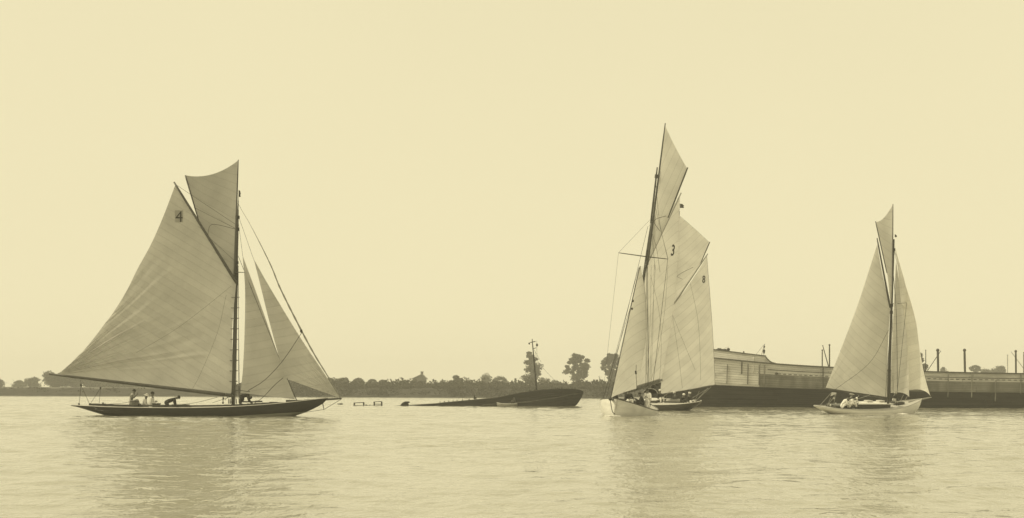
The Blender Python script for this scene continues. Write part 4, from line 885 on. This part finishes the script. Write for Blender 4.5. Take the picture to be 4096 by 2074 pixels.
# ------------------------------------------------------------------ laid up wooden steamer
DS = 168.0; kS = DS / F
def SX(px): return (px - CX) * kS
XB = SX(2620); XE = SX(4600)
ship = empty('cargo_ship', Matrix.Translation((SX(3400), DS + 5, 0)), 'long laid up wooden ship with pale peeling upper planking and black lower hull', 'ship')
zr_x = [SX(p) for p in (2560, 2858, 3095, 3336, 3692, 4096, 4600)]; zr_z = [5.6, 4.76, 4.20, 3.86, 3.50, 3.33, 3.30]
def railz(x): return float(np.interp(x, zr_x, zr_z))
_rp = cr([Vector((a, b, 0)) for a, b in zip(zr_x, zr_z)], 200); 
def railz(x, X_=[p.x for p in _rp], Z_=[p.y for p in _rp]): return float(np.interp(x, X_, Z_))
BM = 5.2
def side_y(x, fr):
    """offset of the ship's side from its centre line at length x and height fraction fr"""
    t = max(0, min(1, (x - XB - 1.6 * (1 - fr)) / 13.0)); w_ = BM * (1 - (1 - t) ** 2.4)
    return w_ * (1 - .16 * (1 - fr) * (1 - t) ) * (0.93 + .07 * min(1, fr * 2))
def SP(x, fr, off=0.0): return Vector((x, DS + 5 - side_y(x, fr) - off, fr * railz(x)))
# inner hull (the dark seams between planks are this surface)
V = []; frs = [-.15, 0, .15, .3, .5, .7, .85, 1.0]; xsS = np.concatenate([np.linspace(XB, XB + 14, 22), np.linspace(XB + 16, XE, 30)])
for x in xsS:
    for fr in frs: p = SP(x, fr); V.append(p)
    for fr in frs[::-1]: p = SP(x, fr); V.append(Vector((p.x, 2 * (DS + 5) - p.y, p.z)))
n = 2 * len(frs)
Fq = [(i * n + k, (i + 1) * n + k, (i + 1) * n + k + 1, i * n + k + 1) for i in range(len(xsS) - 1) for k in range(n - 1) if k != len(frs) - 1] + [tuple(range(n)), tuple((len(xsS) - 1) * n + k for k in range(n))]
mesh_obj('hull', V, Fq, M['seam'], ship)
V = []
for x in xsS: 
    p = SP(x, .93); V += [(x, p.y + .1, p.z), (x, 2 * (DS + 5) - p.y - .1, p.z)]
mesh_obj('deck', V, [(2 * i, 2 * i + 2, 2 * i + 3, 2 * i + 1) for i in range(len(xsS) - 1)], M['deck_dark'], ship)
def plank(xa, xb, f0, f1, mt, dz=0.0, off=.05, z0=None):
    nn = max(2, int((xb - xa) / 1.5)) if xa < XB + 15 else max(1, int((xb - xa) / 3)); V = []
    for i in range(nn + 1):
        x = xa + (xb - xa) * i / nn
        for (fr, of) in ((f0, .0), (f0, off), (f1, off), (f1, .0)):
            if z0 is None: p = SP(x, fr, of)
            else: p = SP(x, 1.0, of); p.z = railz(x) + fr
            V.append(p)
    Fq = [(i * 4 + k, (i + 1) * 4 + k, (i + 1) * 4 + (k + 1) % 4, i * 4 + (k + 1) % 4) for i in range(nn) for k in range(4)] + [(3, 2, 1, 0), (nn * 4, nn * 4 + 1, nn * 4 + 2, nn * 4 + 3)]
    mesh_obj('plank', V, Fq, mt, ship)
NS = 20
rp = random.Random(3)
for s_i in range(NS):
    f0 = s_i / NS; f1 = (s_i + 1) / NS - .016 / 4.0
    x = XB + .3; first = rp.uniform(2, 6)
    while x < XE:
        L_ = first if x < XB + 1 else rp.uniform(5.5, 8.0); xb = min(XE, x + L_)
        xm = (x + xb) / 2
        if s_i < 9: mt = M['ship_dark']
        elif s_i < 15 and xm > SX(3040): mt = M['ship_mid']
        elif xm > SX(3080): mt = M['ship_grey']
        else: mt = M['ship_white']
        if x < SX(3040) < xb and s_i >= 9: xb = SX(3040); mt = M['ship_white']
        plank(x, xb - .03, f0, f1, mt, off=.05 + rp.uniform(0, .012)); x = xb
        first = 0
# forecastle bulwark
xf = SX(3062); tops = lambda x: float(np.interp(x, [XB, SX(2858), xf], [.78, .74, .60]))
for r_ in range(4):
    x = XB + .3
    while x < xf:
        xb = min(xf, x + rp.uniform(3, 5)); V = []; nn = 3
        for i in range(nn + 1):
            xx = x + (xb - .03 - x) * i / nn; hh = tops(xx)
            for (q, of) in ((r_ / 4, 0), (r_ / 4, .06), ((r_ + 1) / 4 - .03, .06), ((r_ + 1) / 4 - .03, 0)):
                p = SP(xx, 1.0, of); p.z = railz(xx) + .06 + q * hh; V.append(p)
        Fq = [(i * 4 + k, (i + 1) * 4 + k, (i + 1) * 4 + (k + 1) % 4, i * 4 + (k + 1) % 4) for i in range(nn) for k in range(4)] + [(3, 2, 1, 0), (nn * 4, nn * 4 + 1, nn * 4 + 2, nn * 4 + 3)]
        mesh_obj('plank', V, Fq, M['ship_white'], ship); x = xb
V = []
xs2 = np.linspace(XB, xf, 24)
for x in xs2:
    p = SP(x, 1.0); q = Vector((x, 2 * (DS + 5) - p.y, 0)); z0, z1 = railz(x) - .1, railz(x) + tops(x) + .05; V += [(x, p.y + .02, z0), (x, p.y + .02, z1), (x, q.y, z1), (x, q.y, z0)]
mesh_obj('forecastle', V, [(i * 4 + k, (i + 1) * 4 + k, (i + 1) * 4 + k + 1, i * 4 + k + 1) for i in range(23) for k in range(3)] + [(0, 1, 2, 3), (92, 95, 94, 93)], M['ship_grey'], ship)
def rail_strip(name, fn, xa, xb, w_, hgt, mt, nn=40):
    V = []
    for i in range(nn + 1):
        x = xa + (xb - xa) * i / nn; p = fn(x)
        V += [p + Vector((0, .02, -hgt / 2)), p + Vector((0, -w_, -hgt / 2)), p + Vector((0, -w_, hgt / 2)), p + Vector((0, .02, hgt / 2))]
    mesh_obj(name, V, [(i * 4 + k, (i + 1) * 4 + k, (i + 1) * 4 + (k + 1) % 4, i * 4 + (k + 1) % 4) for i in range(nn) for k in range(4)] + [(3, 2, 1, 0), (nn * 4, nn * 4 + 1, nn * 4 + 2, nn * 4 + 3)], mt, ship)
def fz(x, add): p = SP(x, 1.0); p.z = railz(x) + add; return p
rail_strip('rubbing_strake', lambda x: fz(x, .0), XB + .2, XE, .16, .13, M['ship_trim'])
rail_strip('bulwark_cap', lambda x: fz(x, tops(x) + .08), XB + .2, xf, .14, .10, M['ship_trim'])
rail_strip('forecastle_step', lambda x: fz(x, .05 + .55 * max(0, 1 - (x - xf) / (SX(3100) - xf)) ** 2.2), xf, SX(3100), .10, .12, M['ship_trim'], 12)
V = []
for i in range(13):
    x = xf + (SX(3100) - xf) * i / 12; zt = .05 + .55 * (1 - i / 12) ** 2.2; a = fz(x, 0); c = fz(x, zt); V += [a, c, c + Vector((0, .1, 0)), a + Vector((0, .1, 0))]
mesh_obj('step_panel', V, [(i * 4 + k, (i + 1) * 4 + k, (i + 1) * 4 + (k + 1) % 4, i * 4 + (k + 1) % 4) for i in range(12) for k in range(4)] + [(0, 1, 2, 3)], M['ship_white'], ship)
rail_strip('waterway_moulding', lambda x: SP(x, .86), SX(3070), XE, .085, .05, M['ship_trim'])
rail_strip('waterway_moulding', lambda x: SP(x, .455), XB + 1, XE, .075, .04, M['ship_trim'])
for px in list(range(3116, 3345, 21)) + list(range(3690, 4110, 23)) + list(range(3345, 3690, 22)):
    x = SX(px); p = SP(x, .81 if px > 3600 else .775, .07); b = MB(); b.box(p, (.30, .05, .055)); b.build('scupper', M['seam'], ship)
for (px, f0, f1, w_, mt) in ((2968, .72, .98, .05, 'ship_trim'), (3013, .76, 1.12, .045, 'ship_white'), (3036, .5, .95, .05, 'ship_mid'), (2992, .5, .95, .05, 'ship_mid'), (3057, .5, .95, .05, 'ship_mid'), (3290, .5, .98, .05, 'ship_trim'), (3790, .3, .95, .06, 'ship_mid'), (3885, .3, .95, .06, 'ship_mid'), (3980, .2, .8, .07, 'ship_mid'), (4080, .4, .98, .06, 'ship_mid'), (2912, .5, .9, .04, 'ship_mid')):
    spar('side_pipe', SP(SX(px), f0, .10), SP(SX(px), min(f1, 1), .10) + Vector((0, 0, max(0, f1 - 1) * 4)), w_, w_, M[mt], ship)
b = MB(); b.ball(SP(SX(3104), .78, .10), (.16, .05, .12), 10, 6); b.build('hawse_hole', M['ship_trim'], ship)
def post(px0, y0, px1, y1, w0, w1, mt='ship_post', name='mast_post', dd=2.0, cap=True):
    o = spar(name, P(px0, y0, DS + dd), P(px1, y1, DS + dd), w0, w1, M[mt], ship)
    if cap: b = MB(); b.ball(P(px1, y1, DS + dd), w1 * 1.5, 8, 5); b.build('post_head', M[mt], o)
    return o
post(3289, 1480, 3289, 1402, .055, .055); post(3318, 1480, 3318, 1381, .065, .065); post(3316, 1474, 3291, 1384, .05, .04, name='derrick_boom')
post(3703, 1495, 3703, 1402, .045, .04); post(3753, 1495, 3751, 1402, .11, .115); post(3706, 1490, 3762, 1406, .035, .03, name='derrick_boom')
post(3860, 1496, 3858, 1402, .11, .11); post(4030, 1500, 4030, 1422, .055, .055, 'ship_grey'); post(4064, 1500, 4063, 1406, .09, .09); post(4098, 1480, 4044, 1407, .02, .02, name='derrick_boom', cap=False); post(4094, 1500, 4095, 1411, .04, .04)
post(3040, 1440, 3058, 1378, .035, .045, 'ship_grey', 'anchor_davit')
rope('tackle', [P(3058, 1380, DS + 1.8), P(3055, 1428, DS + 1.8)], M['rope'], ship, .02); rope('davit_guy', [P(3057, 1378, DS + 2), P(3020, 1424, DS + 2)], M['rope'], ship, .012)
block(P(3057, 1388, DS + 1.8), ship, .08); block(P(3056, 1405, DS + 1.8), ship, .12); block(P(3056, 1411, DS + 1.8), ship, .09)
# deck gear on the forecastle head
r_ = random.Random(5)
b = MB()
for i in range(16): b.ball(P(2870 + i * 2.9, 1405 - r_.uniform(0, 6), DS + 3), (r_.uniform(.08, .18),) * 3, 7, 4)
b.box(P(2892, 1408, DS + 3), (1.1, .5, .22)); b.build('windlass', M['block'], ship)
b = MB(); V = [P(2893, 1399, DS + 3), P(2913, 1399, DS + 3), P(2914, 1388, DS + 3), P(2906, 1390, DS + 3), P(2899, 1394, DS + 3)]; b.tube(V + [V[0]], .018, 5)
for i in range(5): b.tube([V[2].lerp(V[0], i / 5), V[1].lerp(V[0], i / 5)], .012, 4)
b.build('wheel_guard', M['ship_grey'], ship)
b = MB(); b.box(P(2975, 1412, DS + 2), (.12, .12, .3)); b.build('bitt', M['ship_trim'], ship)
b = MB(); b.box(P(2862, 1400, DS + 2), (.5, .3, .1)); b.build('bitt', M['ship_trim'], ship)

# ------------------------------------------------------------------ sunken barge
DW = 172.0; kW = DW / F
def WX(px): return (px - CX) * kW
wr_ = empty('sunken_barge', Matrix.Translation((WX(2150), DW + 2.2, 0)), 'half sunken black wooden barge with a bare leaning mast', 'wreck')
tp = [(1565, 1625), (1640, 1621), (1720, 1616.5), (1800, 1610), (1900, 1600.5), (1985, 1592), (2040, 1581), (2100, 1570), (2160, 1562), (2220, 1557.5), (2280, 1556), (2325, 1561), (2337, 1566)]
tc = cr([P(a, b_, DW) for a, b_ in tp], 60); TX = [p.x for p in tc]; TZ = [p.z for p in tc]
def wtop(x): return float(np.interp(x, TX, TZ))
V = []; nl = 70; frs = [(-.3), 0, .12, .3, .5, .7, .85, 1.0]
xw = np.linspace(WX(1565), WX(2337), nl)
for x in xw:
    zt = wtop(x)
    for fr in frs:
        z = fr * zt if fr > 0 else fr
        bowx = WX(2303) + (WX(2337) - WX(2303)) * max(0, min(1, fr * 1.2)) ** .7
        t = max(0, min(1, (bowx - x) / 3.6)); hw = 2.2 * (1 - (1 - t) ** 2.2) * min(1, .5 + (x - xw[0]) / 4)
        xx = min(x, bowx)
        V.append((xx, DW + 2.2 - hw, z))
    for fr in frs[::-1]:
        z = fr * zt if fr > 0 else fr
        bowx = WX(2303) + (WX(2337) - WX(2303)) * max(0, min(1, fr * 1.2)) ** .7
        t = max(0, min(1, (bowx - x) / 3.6)); hw = 2.2 * (1 - (1 - t) ** 2.2) * min(1, .5 + (x - xw[0]) / 4)
        V.append((min(x, bowx), DW + 2.2 + hw, z))
n = 2 * len(frs)
mesh_obj('hull', V, [(i * n + k, (i + 1) * n + k, (i + 1) * n + (k + 1) % n, i * n + (k + 1) % n) for i in range(nl - 1) for k in range(n)] + [tuple(range(n))], M['wreck'], wr_)
def wside(px, py, off=.05):
    x = WX(px); bowx = WX(2330); t = max(0, min(1, (bowx - x) / 3.6)); hw = 2.2 * (1 - (1 - t) ** 2.2); p = P(px, py, DW + 2.2 - hw - off); return p
b = MB(); b.tube(cr([wside(*q) for q in ((2326, 1573), (2280, 1580), (2230, 1591), (2170, 1600), (2100, 1609), (2000, 1616), (1930, 1621))], 30), .045, 5); b.build('rubbing_strake', mat('worn_timber', .075, .9), wr_)
b = MB(); b.tube([(x, DW + .05, wtop(x)) for x in xw[18:-9]], .06, 5); b.build('gunwale', M['wreck_wood'], wr_)
for k in range(3):
    b = MB(); off = (k + 1) * 9; b.tube(cr([wside(px, 1562 + off + max(0, (2230 - px)) * .17 * (1 - k * .15)) for px in (2310, 2260, 2200, 2140, 2080)], 16), .022, 4); b.build('plank_edge', M['wreck_wood'], wr_)
for px in (1760, 1778, 1795, 1812, 1828, 1850, 1876, 1899, 2120, 2140, 2222, 2230, 2248, 2300):
    x = WX(px); b = MB(); b.box((x, DW + .3, wtop(x) + .07), (.09, .12, .16)); b.build('timberhead', M['wreck_wood'], wr_)
b = MB(); b.box((WX(1900), DW + .3, wtop(WX(1900)) + .18), (.28, .25, .2)); b.box((WX(1897), DW + .3, wtop(WX(1897)) + .32), (.1, .15, .2)); b.build('cleat', M['wreck_wood'], wr_)
wm = spar('mast', P(2147, 1572, DW + 2), P(2128.5, 1356, DW + 2), .095, .045, M['wreck_wood'], wr_)
spar('crosstree', P(2121, 1371, DW + 2), P(2142, 1366.5, DW + 2), .045, .04, M['wreck_wood'], wm); spar('cleat_arm', P(2133, 1396, DW + 2), P(2145, 1392, DW + 2), .03, .03, M['wreck_wood'], wm)
block(P(2148, 1381, DW + 2), wr_, .11); block(P(2117, 1375, DW + 2), wr_, .08)
rope('hanging_line', [P(2147, 1364, DW + 2), P(2148, 1440, DW + 2)], M['rope'], wr_, .012); rope('stay', [P(2140, 1405, DW + 2), P(2150, 1445, DW + 2), P(2225, 1530, DW + 2)], M['rope'], wr_, .010)
rope('stay', [P(2136, 1400, DW + 2), P(2165, 1450, DW + 2)], M['rope'], wr_, .010)
# curved rudder-like timber
b = MB(); 
prof_ = [(1600, 1626), (1603, 1619), (1611, 1611), (1620, 1607), (1636, 1606.5), (1638, 1612), (1631, 1614), (1634, 1620), (1637, 1626)]
V = [P(a, b_ + (1 if b_ > 1625 else 0), DW - .6) for a, b_ in prof_]; n = len(V); V += [v + Vector((0, .7, 0)) for v in V]
b.add(V, [tuple(range(n)), tuple(range(2 * n - 1, n - 1, -1))] + [(i, (i + 1) % n, (i + 1) % n + n, i + n) for i in range(n)]); b.build('stern_timber', M['wreck'], wr_)
# dinghy beside the barge
dg = empty('dinghy', boat_matrix(WX(2028), DW - .9, R(178)), 'small pale open boat lying against the side of the sunken barge', 'boat')
hull(dg, [(-1.0, .35, .30, .08), (-.6, .5, .26, -.08), (0, .55, .24, -.12), (.6, .42, .28, -.08), (1.0, .08, .36, .1)], mat('pale_boat_paint', .32, .7), M['trim_dark'], M['trim_pale'], .018, nl=24, deckdrop=.08)
spar('oar', (WX(2075), DW - .8, .32), (WX(2165), DW - 1.0, .45), .02, .02, M['wreck_wood'], dg)
b = MB(); b.box((0, 0, .2), (.16, .9, .03)); b.build('thwart', M['trim_pale'], dg, world=False)
for p_, lab in (((2056, 1604), None),):
    b = MB(); b.ball(P(*p_, DW - .6), (.15, .2, .35), 7, 5); b.ball(P(p_[0] - 5, p_[1] + 5, DW - .6), (.25, .2, .2), 7, 5); b.build('heap_of_gear', M['wreck_wood'], dg)

# wooden frames standing out of the water
def wframe(pts, bars, label):
    r = empty('wooden_frame', Matrix.Translation(PZ(pts[0][0], 0, DW)), label, 'frame')
    for a, c, rr, nm in bars: spar(nm, P(*a, DW), P(*c, DW), rr, rr, M['wreck_wood'], r, n=6)
    for a, c, rr, nm in bars:
        if nm == 'post': spar('back_post', P(*a, DW) + Vector((0, .9, 0)), P(*c, DW) + Vector((0, .9, 0)), rr, rr, M['wreck_wood'], r, n=6)
wframe([(1435, 1625)], [((1415, 1627), (1416, 1611), .04, 'post'), ((1454, 1627), (1453, 1610), .045, 'post'), ((1415, 1613), (1455, 1610.5), .035, 'rail'), ((1415, 1624), (1455, 1624), .045, 'rail')], 'left of two low wooden frames standing in the water')
wframe([(1510, 1625)], [((1496, 1622), (1495, 1608), .04, 'post'), ((1526, 1627), (1525, 1607), .045, 'post'), ((1494, 1609), (1526, 1607), .035, 'rail'), ((1462, 1623), (1527, 1624), .05, 'rail'), ((1496, 1617), (1528, 1618), .035, 'rail'), ((1463, 1625), (1463, 1619), .05, 'post'), ((1478, 1625), (1478, 1620), .04, 'post')], 'right of two low wooden frames in the water, the one with a long sill')
b = MB(); b.box(P(1361, 1617, 178), (.55, .2, .10)); b.ball(P(1363, 1617, 178), (.2, .12, .08), 6, 4)
tag(b.build('floating_log', M['wreck_wood']), 'short dark log floating between the dark yacht\'s bow and the wooden frames', 'log')

def foam(px, py, d, w_, label):
    rf_ = random.Random(int(px)); b = MB(); c = P(px, py, d); c.z = 0.0
    for i in range(26):
        u = rf_.uniform(-1, 1); b.ball(c + Vector((u * w_, rf_.uniform(-.25, .25), rf_.uniform(0, .05) * (1 - abs(u)))), (rf_.uniform(.05, .14), .08, rf_.uniform(.02, .05)), 6, 4)
    tag(b.build('bow_wave', M['white']), label, kind='stuff')
foam(2448, 1664, 107.0, .45, 'small white bow wave under the stem of the head on yacht')
foam(3612, 1658, 121.9, .30, 'small white splash near the bow of the right hand yacht')
foam(2660, 1660, 114.0, 1.6, 'thin line of foam trailing beside the head on yacht')
# ------------------------------------------------------------------ river haze
b = MB(); b.box((0, 675, 11.3), (2700, 1500, 25.4))
hm_, t, o = newmat('river_haze'); pv = N(t, 'ShaderNodeVolumePrincipled'); pv.inputs['Color'].default_value = (1, .99, .97, 1); pv.inputs['Density'].default_value = 0.00058; pv.inputs['Anisotropy'].default_value = 0.0
t.links.new(pv.outputs[0], o.inputs['Volume'])
tag(b.build('haze', hm_), 'thin pale haze over the river', kind='stuff')
